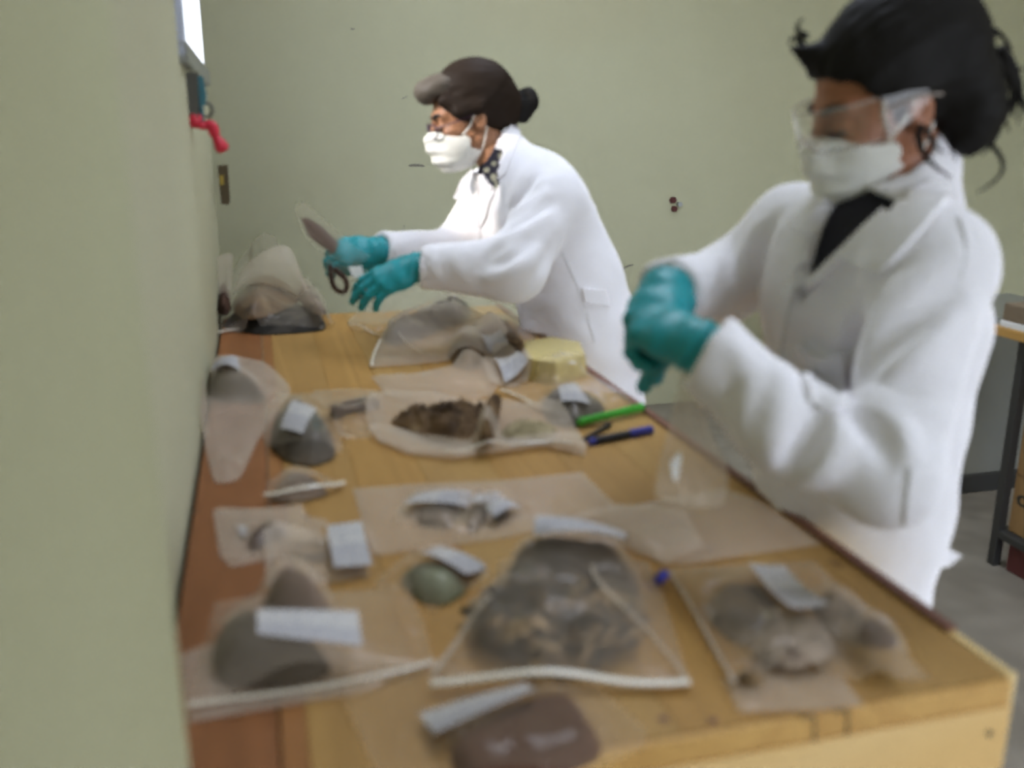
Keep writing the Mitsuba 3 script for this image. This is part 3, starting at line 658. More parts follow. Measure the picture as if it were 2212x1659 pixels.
# ---- near: left --------------------------------------------------------------
b = bag('clear bag end lying under the two sherds bag at the near left')
film(b, [(392, 1420), (450, 1398), (700, 1400), (900, 1440), (800, 1500), (640, 1528), (408, 1568)], tight=.3, seed=31, wrinkle=.003)
b = bag('large clear bag with a brown and a grey sherd, at the near left')
specimen('grey_sherd', lump([(455, 1410), (470, 1360), (530, 1335), (600, 1340), (690, 1390), (720, 1440), (640, 1465), (540, 1470), (470, 1460)], .036, 61, .06, 25, 2.6, z=TZ + .018), 'm_sherd_grey', 'dark grey domed sherd at the near left', 'sherd')
specimen('brown_dome_sherd', lump([(565, 1340), (590, 1300), (640, 1285), (690, 1305), (722, 1350), (690, 1378), (600, 1372)], .036, 63, .05, 25, 2.6, z=TZ + .03), 'm_sherd_brown', 'brown domed sherd behind the long label at the near left', 'sherd')
film(b, [(464, 1310), (560, 1290), (720, 1284), (880, 1276), (915, 1350), (938, 1440), (760, 1470), (600, 1500), (405, 1542), (430, 1460)], tight=.55, seed=32, wrinkle=.004, m='m_film_mid')
seam(b, [(408, 1538), (540, 1512), (700, 1488), (830, 1462), (935, 1438)], .007)
paper_label([(560, 1376), (776, 1380), (786, 1440), (562, 1440)], 'long white label on the two sherds at the near left', bend=0)

# ---- near: front centre ------------------------------------------------------
b = bag('clear bag with a flat brown slab at the front edge of the table')
specimen('brown_slab', lump([(960, 1600), (1150, 1500), (1240, 1495), (1300, 1590), (1295, 1625), (1160, 1680), (1010, 1700)], .016, 65, .02, 15, 9.0, z=TZ + .010), 'm_slab', 'flat rounded dark brown slab at the front edge of the table', 'slab')
film(b, [(736, 1508), (940, 1440), (1080, 1460), (1285, 1482), (1395, 1582), (1394, 1622), (1310, 1664), (1180, 1692), (850, 1720), (800, 1650)], tight=.6, seed=33, wrinkle=.003, m='m_film_clear')
paper_label([(905, 1545), (1135, 1482), (1160, 1510), (940, 1602)], 'white label tilted over the brown slab at the front edge')
b = bag('large clear bag heaped with brown leaf litter at the front centre')
specimen('dark_husk', lump([(1090, 1215), (1110, 1180), (1200, 1168), (1340, 1182), (1388, 1240), (1384, 1285), (1300, 1262), (1160, 1250)], .048, 67, .12, 30, 4.0, z=TZ + .03), 'm_husk_dark', 'dark brown husk at the top of the leaf litter bag', 'husk')
# leaf litter: curled leaf fragments heaped inside the bag
lit = []; litc = []
TONE = np.array([(.030, .022, .015), (.055, .038, .024), (.13, .08, .042), (.21, .135, .07), (.36, .25, .135)])
for k in range(190):
    a, r = rng.uniform(0, 2 * np.pi), math.sqrt(rng.uniform(0, 1))
    u, v = 1200 + 172 * r * math.cos(a) * (1 + .12 * math.sin(a)), 1362 + 98 * r * math.sin(a)
    c = at_z(u, v, TZ); L, W = rng.uniform(.026, .058), rng.uniform(.012, .026)
    s, tt2 = np.meshgrid(np.linspace(-1, 1, 7), np.linspace(-1, 1, 4), indexing='ij')
    wdt = W * np.cos(s * 1.35) ** .8
    V = np.stack([s * L / 2, tt2 * wdt / 2, .006 * (tt2 ** 2) + .008 * np.sin(s * 1.5 + k)], -1).reshape(-1, 3)
    F = []
    for i in range(6):
        for j in range(3):
            q = i * 4 + j; F += [[q, q + 4, q + 5], [q, q + 5, q + 1]]
    R = trimesh.transformations.euler_matrix(rng.normal(0, .5), rng.normal(0, .4), rng.uniform(0, 6.28))[:3, :3]
    hh = .030 * (1 - r ** 2.4) * rng.uniform(.25, 1)
    lit.append(tm(V @ R.T + [c[0], c[1], TZ + .008 + hh], F)); litc.append(np.repeat(TONE[[rng.choice(5, p=(.18, .17, .22, .22, .21))]] * rng.uniform(.85, 1.15), len(V), 0))
lm = cat(lit); lm.vertices[:, 2] = np.maximum(lm.vertices[:, 2], TZ + .002)
k_l = single('leaf_litter', lm, 'm_mottled', 'brown leaf litter heaped in the large front bag', 'leaf litter', smooth=False, color=np.vstack(litc))
labels[k_l]['kind'] = 'stuff'
s_ = trimesh.sample.sample_surface(lm, 12000, seed=4)[0]
ii = np.rint((s_[:, 0] - HX0) / HS).astype(int).clip(0, HN[0] - 1); jj = np.rint((s_[:, 1] - HY0) / HS).astype(int).clip(0, HN[1] - 1)
np.maximum.at(H, (ii, jj), s_[:, 2])
film(b, [(924, 1480), (1000, 1372), (1065, 1268), (1080, 1215), (1250, 1190), (1400, 1220), (1432, 1290), (1460, 1380), (1492, 1488), (1350, 1494), (1200, 1484), (1040, 1486)], tight=.35, seed=34, wrinkle=.003, m='m_film_mid')
seam(b, [(930, 1484), (1040, 1478), (1200, 1470), (1340, 1484), (1488, 1482)], .012, name='welded_edge')
seam(b, [(936, 1466), (1010, 1365), (1062, 1290)], .005, 'm_string', 'side_fold')
seam(b, [(1280, 1230), (1340, 1310), (1420, 1400), (1480, 1470)], .0035, 'm_string', 'side_fold')
paper_label([(1158, 1152), (1358, 1172), (1350, 1206), (1152, 1184)], 'long label along the top of the leaf litter bag')

# ---- markers -----------------------------------------------------------------
def marker(a, b2, r, segs, name, text):
    """A felt pen lying on the table between two pixels; segs: (name, from, to, radius factor, material)."""
    p, q = at_z(*a, TZ + r), at_z(*b2, TZ + r)
    hmax = max(hget(H, np.linspace(p[0], q[0], 9), np.linspace(p[1], q[1], 9)).max() - TZ, 0)
    p[2] += min(hmax, .012); q[2] += min(hmax, .012)
    x = unit(q - p); L = np.linalg.norm(q - p); y = unit(np.cross([0, 0, 1], x)); z = np.cross(x, y)
    k = thing(name, text, 'marker pen')
    for nm, s0, s1, rf, m in segs:
        rr = r * rf
        lm2 = lathe([(0, s0 * L), (rr * .85, s0 * L), (rr, s0 * L + .002), (rr, s1 * L - .002), (rr * .85, s1 * L), (0, s1 * L)], 18)
        add(nm, frame_mesh(lm2, p, y, z, x), m, k, smooth=40)
marker((1250, 918), (1392, 884), .0075, [('barrel', 0, .70, 1, 'm_green_pen'), ('cap', .66, .965, 1.1, 'm_green_pen'), ('end_plug', .96, 1, .8, 'm_black_pen')], 'green_marker', 'bright green felt marker near the right table edge')
marker((1272, 955), (1408, 928), .0072, [('tail', 0, .10, .85, 'm_blue_pen'), ('barrel', .09, .64, 1, 'm_black_pen'), ('cap', .63, 1, 1.1, 'm_blue_pen')], 'blue_marker', 'blue and black felt marker in front of the green marker')
marker((1262, 950), (1318, 918), .004, [('barrel', 0, .8, 1, 'm_black_pen'), ('cap', .78, 1, 1.1, 'm_black_pen')], 'pen_shadow', 'dark pen shaped shadow between the green and the blue marker')  # dark pen shape modelled in place of a shadow beside the markers
marker((1420, 1262), (1436, 1246), .006, [('cap', 0, 1, 1, 'm_blue_pen')], 'blue_pen_cap', 'dark blue pen cap between the two large front bags')

# ------------------------------------------------------------------ people: signed distances, meshed with surface nets
class SDF:
    """A signed distance as a function of points (n, 3)."""
    def __init__(self, f, lo=None, hi=None): self.f, self.lo, self.hi = f, lo, hi
    def __call__(self, p): return self.f(p)
def smin(a, b, k):
    if k <= 0: return np.minimum(a, b)
    h = np.clip(.5 + .5 * (b - a) / k, 0, 1); return b * (1 - h) + a * h - k * h * (1 - h)
def smax(a, b, k): return -smin(-a, -b, k)
def cap(p, a, b, ra, rb=None):
    rb = ra if rb is None else rb
    a, b = np.asarray(a, float), np.asarray(b, float); ab = b - a
    pa = p - a
    t = (pa @ ab) / max(ab @ ab, 1e-12); np.clip(t, 0, 1, out=t)
    pa -= t[:, None] * ab
    return np.sqrt(np.einsum('ij,ij->i', pa, pa)) - (ra + (rb - ra) * t)
def chain(p, pts, rad, k=.01):
    d = None
    for i in range(len(pts) - 1):
        c = cap(p, pts[i], pts[i + 1], rad[i], rad[i + 1]); d = c if d is None else smin(d, c, k)
    return d
def ell(p, c, r, M=None):
    r = np.asarray(r, float); q = (p - np.asarray(c, float)) / r
    k0 = np.sqrt(np.einsum('ij,ij->i', q, q)); q = q / r; k1 = np.sqrt(np.einsum('ij,ij->i', q, q))
    return k0 * (k0 - 1) / np.maximum(k1, 1e-9)
def surface_nets(f, lo, hi, h, blk=8):
    lo, hi = np.asarray(lo, float), np.asarray(hi, float)
    nb = np.ceil((hi - lo) / (h * blk)).astype(int); n = nb * blk + 1
    ci = np.stack(np.meshgrid(*[np.arange(k) for k in nb], indexing='ij'), -1).reshape(-1, 3)
    cc = lo + (ci + .5) * blk * h
    dc = f(cc)
    g = np.ones(n, np.float32)
    near = np.abs(dc) < blk * h * .87 * 1.35 + .012
    for b in ci[~near & (dc < 0)]:
        g[b[0] * blk:(b[0] + 1) * blk + 1, b[1] * blk:(b[1] + 1) * blk + 1, b[2] * blk:(b[2] + 1) * blk + 1] = -1
    off = np.stack(np.meshgrid(*[np.arange(blk + 1)] * 3, indexing='ij'), -1).reshape(-1, 3)
    bl = ci[near]
    for s in range(0, len(bl), 200):
        idx = (bl[s:s + 200, None, :] * blk + off[None]).reshape(-1, 3)
        g[idx[:, 0], idx[:, 1], idx[:, 2]] = f(lo + idx * h)
    ins = g < 0
    c = np.zeros(np.array(g.shape) - 1, np.int8)
    for dx in (0, 1):
        for dy in (0, 1):
            for dz in (0, 1):
                c += ins[dx:n[0] - 1 + dx, dy:n[1] - 1 + dy, dz:n[2] - 1 + dz]
    cells = np.argwhere((c > 0) & (c < 8))
    vid = np.full(c.shape, -1, np.int64); vid[cells[:, 0], cells[:, 1], cells[:, 2]] = np.arange(len(cells))
    acc, cnt = np.zeros((len(cells), 3)), np.zeros(len(cells))
    for ax in range(3):
        o = [a for a in range(3) if a != ax]
        for u in (0, 1):
            for v in (0, 1):
                d0 = np.zeros(3, int); d0[o[0]], d0[o[1]] = u, v; d1 = d0.copy(); d1[ax] = 1
                a = g[tuple((cells + d0).T)]; b = g[tuple((cells + d1).T)]
                m = (a < 0) != (b < 0); t = np.where(m, a / np.where(m, a - b, 1), 0)
                p = d0 + 0.0 * cells; p[:, ax] += t
                acc += p * m[:, None]; cnt += m
    V = lo + (cells + acc / np.maximum(cnt, 1)[:, None]) * h
    F = []
    for ax in range(3):
        o1, o2 = (ax + 1) % 3, (ax + 2) % 3
        sl0 = [slice(None)] * 3; sl1 = [slice(None)] * 3; sl0[ax] = slice(0, -1); sl1[ax] = slice(1, None)
        a, b = ins[tuple(sl0)], ins[tuple(sl1)]
        e = np.argwhere(a != b)
        ok = (e[:, o1] > 0) & (e[:, o2] > 0) & (e[:, o1] < c.shape[o1]) & (e[:, o2] < c.shape[o2]); e = e[ok]
        flip = a[tuple(e.T)]
        def at(du, dv):
            q = e.copy(); q[:, o1] += du; q[:, o2] += dv; return vid[tuple(q.T)]
        q = np.stack([at(-1, -1), at(0, -1), at(0, 0), at(-1, 0)], 1)
        q = q[(q >= 0).all(1) ]
        fl = flip[(np.stack([at(-1, -1), at(0, -1), at(0, 0), at(-1, 0)], 1) >= 0).all(1)]
        q[~fl] = q[~fl][:, ::-1]
        F += [q[:, [0, 1, 2]], q[:, [0, 2, 3]]]
    m = tm(V, np.vstack(F))
    return m
def mesh_of(f, lo, hi, h, smooth_it=2):
    m = surface_nets(f, lo, hi, h)
    if smooth_it:
        from scipy.sparse import coo_matrix
        e = np.vstack([m.faces[:, [0, 1]], m.faces[:, [1, 2]], m.faces[:, [2, 0]]]); e = np.vstack([e, e[:, ::-1]]); n = len(m.vertices)
        A = coo_matrix((np.ones(len(e)), (e[:, 0], e[:, 1])), (n, n)).tocsr(); A.data[:] = 1
        deg = np.maximum(np.asarray(A.sum(1)).ravel(), 1)[:, None]; v = m.vertices.copy(); v0 = v.copy()
        for k in range(smooth_it):
            for w in (.5, -.5):
                v = v + w * (A @ v / deg - v)
        dv = v - v0; L = np.linalg.norm(dv, axis=1, keepdims=True); m.vertices = v0 + dv * np.minimum(1, 1.2 * h / np.maximum(L, 1e-9))
    return m
def trace(f, u, v, d0=.5, d1=3.2):
    """Where the lines of sight through the pixels (u, v) first meet the surface f = 0 (nan where they miss)."""
    D = np.array([ray(a, b) for a, b in zip(np.atleast_1d(u), np.atleast_1d(v))]); t = np.full(len(D), d0)
    on = np.arange(len(D))
    for _ in range(90):
        d = f(CAM + D[on] * t[on, None]); t[on] += np.clip(d * .8, -.02, .12)
        on = on[(np.abs(d) > .0004) & (t[on] < d1 + .2)]
        if not len(on): break
    p = CAM + D * t[:, None]; p[(np.abs(f(p)) > .004) | (t > d1)] = np.nan
    return p
def normals_of(f, p, e=.002):
    n = np.stack([f(p + np.eye(3)[k] * e) - f(p - np.eye(3)[k] * e) for k in range(3)], 1)
    return n / (np.linalg.norm(n, axis=1, keepdims=True) + 1e-9)
def patch(f, px, thick=.003, step=9, lift=.0015, gape=None):
    """A piece of cloth lying on the surface f, its outline drawn where the eye sees it: a closed sheet of real thickness."""
    out = np.asarray(px, float)
    pts, F, rim = tri_poly(out, step)
    p = trace(f, pts[:, 0], pts[:, 1])
    bad = np.isnan(p[:, 0])
    if bad.any():
        from scipy.interpolate import NearestNDInterpolator
        dd = np.linalg.norm(p - CAM, axis=1)
        dd[bad] = NearestNDInterpolator(pts[~bad], dd[~bad])(pts[bad])
        p[bad] = np.array([CAM + ray(a, b) * q for (a, b), q in zip(pts[bad], dd[bad])])
    n = normals_of(f, p)
    g = np.zeros(len(p)) if gape is None else gape[1] * np.clip(1 - shapely.distance(shapely.LineString(gape[0]), shapely.points(pts[:, 0], pts[:, 1])) / 60, 0, 1) ** 1.5
    up = p + n * (lift + thick + g)[:, None]; lo = p + n * (lift - .004)
    N = len(p); k = np.where(rim)[0]; side = []
    for q in range(len(k)):
        a0, a1 = k[q], k[(q + 1) % len(k)]; side += [[a0, a0 + N, a1 + N], [a0, a1 + N, a1]]
    m = tm(np.vstack([up, lo]), np.vstack([F, F[:, ::-1] + N, side])); m.fix_normals()
    return m
def on_surface(f, px, lift=0.0):
    q = np.asarray(px, float); p = trace(f, q[:, 0], q[:, 1])
    ok = ~np.isnan(p[:, 0]); p = p[ok]
    return p + normals_of(f, p) * lift
def folds(base, items):
    """base with raised or sunken cloth folds: items (pixel polyline, radius, height); height < 0 is a crease."""
    segs = []
    lines = [spline(px, 9) if len(px) > 2 else np.linspace(px[0], px[1], 9) for px, r, hgt in items]
    hits = trace(base, *np.vstack(lines).T).reshape(-1, 9, 3) if lines else []
    for p, (px, r, hgt) in zip(hits, items):
        p = p[~np.isnan(p[:, 0])]
        if len(p) > 1: segs.append((p, r, hgt))
    def f(p):
        d = base(p)
        for q, r, hgt in segs:
            lo, hi = q.min(0) - 3.2 * r, q.max(0) + 3.2 * r
            m = ((p > lo) & (p < hi)).all(1)
            if not m.any(): continue
            s = p[m]; e = None
            for i in range(len(q) - 1):
                t = i / (len(q) - 1); taper = .35 + .65 * math.sin(math.pi * (t + .5 / (len(q) - 1)))
                c = cap(s, q[i], q[i + 1], 0); w = hgt * 1.9 * taper * np.exp(-(c / r) ** 2)
                e = w if e is None else np.where(np.abs(w) > np.abs(e), w, e)
            d[m] = d[m] - e
        return d
    return f
def cloth_noise(base, amp, freq, seed):
    def f(p):
        d = base(p); m = np.abs(d) < .03
        if m.any():
            s = p[m]; n = meshkit.fbm(s * freq + seed * 3.1, 3, seed) - .5
            r = 1 - np.abs(2 * meshkit.fbm(s * freq * .6 + seed * 7.7, 2, seed + 4) - 1)
            d[m] = d[m] - amp * (n * 1.2 + (r - .6) * .8)
        return d
    return f

def table_keepout(p):
    """inside (negative) the workbench: cloth that leans on the table stays outside it"""
    return np.maximum(np.maximum(p[:, 0] - (TX1 + .004), p[:, 2] - (TZ + .008)), np.maximum(TY0 - .014 - p[:, 1], p[:, 1] - TY1 - .002))

class Frame:
    """A local frame: origin o, axes x (forward), y (left), z (up)."""
    def __init__(self, o, x, zhint):
        self.o = np.asarray(o, float); self.x = unit(x); z = np.asarray(zhint, float); z = z - self.x * (z @ self.x)
        self.z = unit(z); self.y = np.cross(self.z, self.x); self.M = np.stack([self.x, self.y, self.z], 1)
    def loc(self, p): return (p - self.o) @ self.M
    def out(self, q): return self.o + np.asarray(q, float) @ self.M.T

# ---- head, in the head's frame: x forward, y left, z up, origin between the ears
def head_raw(q, s=1.0):
    q = q / s
    a = q.copy(); a[:, 1] = np.abs(a[:, 1])
    d = ell(q, (-.012, 0, .035), (.094, .074, .083))
    d = smin(d, ell(q, (.032, 0, -.03), (.058, .057, .078)), .03)
    d = smin(d, cap(a, (-.005, .050, -.052), (.050, .016, -.096), .017, .016), .022)
    d = smin(d, ell(q, (.066, 0, -.098), (.020, .022, .016)), .02)
    d = smin(d, ell(a, (.056, .036, -.030), (.026, .022, .022)), .018)          # cheekbone
    d = smin(d, cap(a, (.083, .008, .020), (.070, .044, .018), .009, .008), .014)  # brow
    d = smax(d, -ell(a, (.096, .031, -.002), (.019, .019, .013)), .012)         # eye socket
    d = smin(d, ell(a, (.0735, .031, -.003), (.0125, .0145, .0115)), .004)      # closed lid over the eyeball
    d = smin(d, cap(q, (.088, 0, .004), (.109, 0, -.036), .0075, .0105), .012)  # nose
    d = smin(d, ell(a, (.098, .011, -.040), (.011, .008, .007)), .006)
    d = smin(d, ell(q, (.088, 0, -.064), (.013, .022, .006)), .008)
    d = smin(d, ell(q, (.086, 0, -.073), (.013, .019, .006)), .006)
    e = ell(a, (-.012, .077, -.004), (.019, .009, .031))
    e = smax(e, -ell(a, (-.008, .086, -.002), (.011, .006, .021)), .004)
    d = smin(d, e, .006)
    return d * s
def mask_raw(q, s=1.0):
    """The tented face that a mask spans: no nose detail, from cheek to cheek."""
    q = q / s
    d = ell(q, (.030, 0, -.045), (.069, .066, .066))
    d = smin(d, cap(q, (.085, 0, -.012), (.108, 0, -.036), .010, .013), .03)
    d = smin(d, ell(q, (.070, 0, -.085), (.038, .036, .032)), .03)
    d = smin(d, cap(q, (.100, 0, -.050), (.088, 0, -.078), .014, .016), .02)
    return d * s

# ---- hand, in the hand's frame: x along the palm to the fingers, y to the thumb, z out of the back of the hand
def hand_points(curl, thumb=(.0, .0), spread=1.0, L=1.0):
    root = [(.083, .028, .004), (.088, .009, .006), (.084, -.010, .005), (.075, -.027, .002)]
    lens = [(.040, .024, .019), (.044, .027, .020), (.041, .025, .019), (.032, .019, .017)]
    fan = [.10, .02, -.06, -.15]
    out = []
    for i in range(4):
        p = np.array(root[i]) * L; a = 0.0; pts = [p]; b = fan[i] * spread
        for j in range(3):
            a += curl[i][j] if hasattr(curl[i], '__len__') else curl[i] * (1.0, 1.15, .75)[j]
            d = np.array([math.cos(a) * math.cos(b), math.sin(b) * max(math.cos(a), .2), -math.sin(a)])
            p = p + d * lens[i][j] * L; pts.append(p)
        out.append(pts)
    t0 = np.array([.018, .026, -.006]) * L; t1 = np.array([.046, .050 + thumb[0], -.016]) * L
    t2 = t1 + np.array([.030, .006 + thumb[0] * .5, -.008 - thumb[1]]) * L; t3 = t2 + np.array([.022, -.006, -.010 - thumb[1]]) * L
    return out, [t0, t1, t2, t3]
def hand_sdf(fr, curl, thumb=(0, 0), r=1.0, grow=0.0, side=1, cuff=.012):
    """side = 1: right handed frame as given; -1 mirrors the thumb."""
    fing, th = hand_points(curl, thumb)
    def f(p):
        q = fr.loc(p).copy(); q[:, 1] *= side
        d = chain(q, [(0, .012, 0), (.045, .018, .002), (.083, .026, .003)], (.020, .017, .0125), .01)
        d = smin(d, chain(q, [(0, .0, 0), (.045, .004, .003), (.088, .009, .005)], (.022, .018, .0130), .01), .012)
        d = smin(d, chain(q, [(0, -.008, 0), (.045, -.010, .002), (.084, -.010, .004)], (.021, .017, .0125), .01), .012)
        d = smin(d, chain(q, [(0, -.013, -.001), (.040, -.022, .0), (.074, -.027, .001)], (.019, .016, .0115), .01), .012)
        d = smin(d, cap(q, (-cuff, 0, 0), (.004, 0, 0), .028, .025), .015)
        d = smin(d, chain(q, th, (.017, .0125, .0105, .0085), .006), .012)
        fd = None
        for i, pts in enumerate(fing):
            rr = ((.0102, .0092, .0085, .0072), (.0104, .0094, .0087, .0074), (.0100, .0090, .0083, .0072), (.0088, .0078, .0072, .0064))[i]
            c = chain(q, pts, rr, .003); fd = c if fd is None else smin(fd, c, .0015)
        d = smin(d, fd, .006)
        return d - grow
    return f
def bounds(pts, pad):
    pts = np.asarray(pts, float); return pts.min(0) - pad, pts.max(0) + pad

def f_skin(c0, c1):
    def fn(p, n, uv):
        return mix(c0, c1, noise(p.x * 30, p.y * 30, p.z * 30))
    return fn
plain('m_skin_near', (0.305, 0.122, 0.06), 0.5, 0.4)
plain('m_skin_far', (0.34, 0.158, 0.082), 0.5, 0.4)
plain('m_coat', (0.75, 0.735, 0.765), 0.75, 0.2, sheen=0.3)
plain('m_coat_stitch', (0.62, 0.615, 0.63), 0.8)
plain('m_mask', (0.74, 0.73, 0.68), 0.75, 0.2)
plain('m_glove', (0.009, 0.255, 0.285), 0.42, 0.4)
plain('m_navy', (0.018, 0.018, 0.027), 0.8, 0.2)
plain('m_pattern', proc(lambda p, n, uv: mix((0.012, 0.012, 0.022), (0.22, 0.22, 0.17), smoothstep(0.58, 0.66, noise(p.x * 60, p.y * 60, p.z * 60)))), 0.8, 0.2)
plain('m_trousers', (0.03, 0.035, 0.055), 0.8, 0.2)
plain('m_shoe', (0.02, 0.02, 0.02), 0.5)
def f_hair(lo, hi):
    def fn(p, n, uv):
        a = noise(p.x * 60 + p.z * 25, p.y * 60, p.z * 22 + p.x * 30)
        return mix(lo, hi, a)
    return fn
plain('m_hair_black', (0.010, 0.009, 0.008), 0.62, 0.12)
plain('m_hair_brown', (0.019, 0.012, 0.008), 0.6, 0.1)
plain('m_hair_grey', (0.085, 0.07, 0.055), 0.55, 0.2)
plain('m_brow', (0.012, 0.008, 0.006), 0.7)
plain('m_glasses', (0.035, 0.01, 0.035), 0.3, 0.6)
mat('m_lens', {'type': 'thindielectric', 'int_ior': 1.5})
mat('m_goggle', {'type': 'blendbsdf', 'weight': 0.03, 'a': {'type': 'thindielectric', 'int_ior': 1.5}, 'b': {'type': 'principledthin', 'base_color': rgb((.8, .8, .8)), 'roughness': .3, 'diff_trans': 1.0}})
mat('m_shield', {'type': 'blendbsdf', 'weight': 0.05, 'a': {'type': 'thindielectric', 'int_ior': 1.5}, 'b': {'type': 'principledthin', 'base_color': rgb((.85, .85, .85)), 'roughness': .3, 'diff_trans': 1.0}})
plain('m_goggle_edge', (0.44, 0.41, 0.38), 0.25, 0.7)
plain('m_temple', (0.26, 0.22, 0.20), 0.25, 0.6)

def build_person(P):
    """P: the joints (world) and the choices that tell the two women apart."""
    k = thing('person', P['label'], 'person')
    hd, s, slim = P['head'], P.get('hs', 1.0), P.get('slim', 1.0)
    hip = P.get('hip', slim)
    nb, ch, wa, pe = P['neck_base'], P['chest'], P['waist'], P['pelvis']
    lat = P['lateral']; fwd = P['forward']                    # torso's left and forward
    W, E, S = P['wrist'], P['elbow'], P['shoulder']           # dicts: 'l', 'r'
    hands = {q: P['hand'][q] for q in ('l', 'r')}
    knee = {q: pe + (1 if q == 'l' else -1) * lat * .085 + np.array([0, 0, .47 - pe[2]]) + fwd * .03 for q in 'lr'}
    foot = {q: np.array([knee[q][0], knee[q][1], .09]) - fwd * .03 for q in 'lr'}
    nk0 = hd.out(np.array([-.025, 0, -.055]) * s)
    hsd = {q: hand_sdf(hands[q]['fr'], hands[q]['curl'], hands[q].get('thumb', (0, 0)), side=hands[q]['side']) for q in 'lr'}
    def torso(p, g):
        d = cap(p, ch - lat * .080 * slim, ch + lat * .080 * slim, .088 * slim + g)
        d = smin(d, cap(p, wa - lat * .065 * slim, wa + lat * .065 * slim, .086 * slim + g), .07)
        d = smin(d, cap(p, pe - lat * .070 * hip, pe + lat * .070 * hip, .098 * hip + g), .07)
        d = smin(d, cap(p, S['r'], S['l'], .050 + g), .05)
        d = smin(d, cap(p, (S['l'] + S['r']) / 2 * .5 + ch * .5, nb, .075 + g * .7, .052 + g * .4), .05)
        return d
    def body(p):
        d = torso(p, 0)
        d = smin(d, cap(p, nb, nk0, .054, .050), .03)
        d = smin(d, head_raw(hd.loc(p), s), .012)
        for q in 'lr':
            d = smin(d, chain(p, [S[q], E[q], W[q]], (.042, .031, .024), .02), .02)
            d = smin(d, hsd[q](p), .012)
            hp = pe + (1 if q == 'l' else -1) * lat * .072 * hip
            d = smin(d, chain(p, [hp, knee[q], foot[q]], (.078 * hip, .054, .042), .03), .03)
            d = smin(d, cap(p, foot[q] + [0, 0, -.05], foot[q] + fwd * .15 + [0, 0, -.058], .036, .030), .02)
        return smax(d, -table_keepout(p) + .004, .004)
    pts = [nb, ch, wa, pe, *S.values(), *E.values(), *W.values(), *foot.values()]
    lo, hi = bounds(pts, .17); hi[2] = hd.o[2] + .17; lo[2] = -.005
    lo = np.minimum(lo, hd.o - .17); hi = np.maximum(hi, hd.o + .17)
    fb = mesh_of(body, lo, hi, .009, 2)
    # the head and neck finer than the rest of the one continuous skin: refine by moving the vertices onto the field
    n = fb.vertices; sel = np.linalg.norm(n - hd.o, axis=1) < .17
    fb = fb.subdivide(face_index=np.where(sel[fb.faces].all(1))[0])
    sel = np.linalg.norm(fb.vertices - hd.o, axis=1) < .16
    for _ in range(4):
        v = fb.vertices[sel]; dd = body(v); fb.vertices[sel] = v - normals_of(body, v) * dd[:, None]
    add('body', fb, P['skin'], k, smooth=True)

    # ---- coat
    sl = P.get('sleeve', (.066, .060, .050))
    hem = np.array([pe[0], pe[1], P.get('hem', .48)])
    cuff = {q: W[q] + unit(E[q] - W[q]) * P.get('cuff', .015) for q in 'lr'}
    def coat0(p):
        d = torso(p, .021)
        sk = smin(cap(p, pe - lat * .07 * hip, hem - lat * .09 * hip, .120 * hip, .138 * hip), cap(p, pe + lat * .07 * hip, hem + lat * .09 * hip, .120 * hip, .138 * hip), .05)
        sk = smax(sk, hem[2] - p[:, 2], .004)
        d = smin(d, sk, .05)
        for q in 'lr':
            a = chain(p, [S[q], E[q], *([P['fore_mid'][q]] if q in P.get('fore_mid', ()) else []), cuff[q]], (sl[0], sl[1], *([P['mid_r']] if q in P.get('fore_mid', ()) else []), sl[2]), .03)
            x = unit(cuff[q] - E[q])
            a = smax(a, (p - cuff[q]) @ x, .004)
            a = smax(a, -smax(cap(p, cuff[q] - x * .035, cuff[q] + x * .05, sl[2] - .012), -((p - cuff[q]) @ x + .035), .003), .003)
            d = smin(d, a, P.get('arm_k', .028))
        for a, b2, ra, rb, kk in P.get('extra', ()):
            d = smin(d, cap(p, a, b2, ra, rb), kk)
        # collar stand around the neck, open at the front
        cl = cap(p, nb - fwd * .012 - [0, 0, .02], nb * .62 + nk0 * .38 - fwd * .012, .080, .067)
        d = smin(d, cl, .02)
        return smax(d, -table_keepout(p), .006)
    vtop, vlow, vw = P['v_top'], P['v_low'], P['v_half']
    up = unit(vtop - vlow)
    vn = unit(np.cross(np.cross(up, fwd), up))
    vl = unit(np.cross(up, vn))
    def coat1(p):
        d = coat0(p)
        # neck hole and the V opening down the front
        d = smax(d, -cap(p, nb - [0, 0, .03], hd.o, .060, .066), .006)
        q = p - vlow; t = (q @ up) / np.linalg.norm(vtop - vlow)
        half = vw * np.clip(t, 0, 1.3)
        wedge = np.maximum(np.maximum(np.abs(q @ vl) - half, -(q @ up)), -(q @ vn) - .045)
        wedge = np.maximum(wedge, (q @ up) - 1.25 * np.linalg.norm(vtop - vlow))
        return smax(d, -wedge, .004)
    coat2 = folds(coat1, P.get('folds', ()))
    coat = cloth_noise(coat2, P.get('wrinkle', .006), P.get('wfreq', 15), P['seed'])
    lo2, hi2 = bounds([nb, ch, wa, pe, hem, *S.values(), *E.values(), *W.values()], .20); hi2[2] = nb[2] + .12; lo2[2] = hem[2] - .02
    cm = mesh_of(coat, lo2, hi2, P.get('coat_h', .0065), 2)
    ck = add('coat', cm, 'm_coat', k, smooth=True, label='white cotton lab coat')
    for nm, px, th, *gp in P.get('patches', ()):
        add(nm, patch(coat2, px, th, step=P.get('pstep', 9), gape=gp[0] if gp else None), 'm_coat', ck, smooth=35)
    for nm, px, r in P.get('seams', ()):
        q = on_surface(coat2, spline(px, 14) if len(px) > 2 else np.linspace(px[0], px[1], 10), .0)
        if len(q) > 2:
            cut = np.where(np.linalg.norm(np.diff(q, axis=0), axis=1) > .03)[0]
            q = max(np.split(q, cut + 1), key=len)
            if len(q) > 2: add(nm, tube(q, r, 6), 'm_coat_stitch', ck)
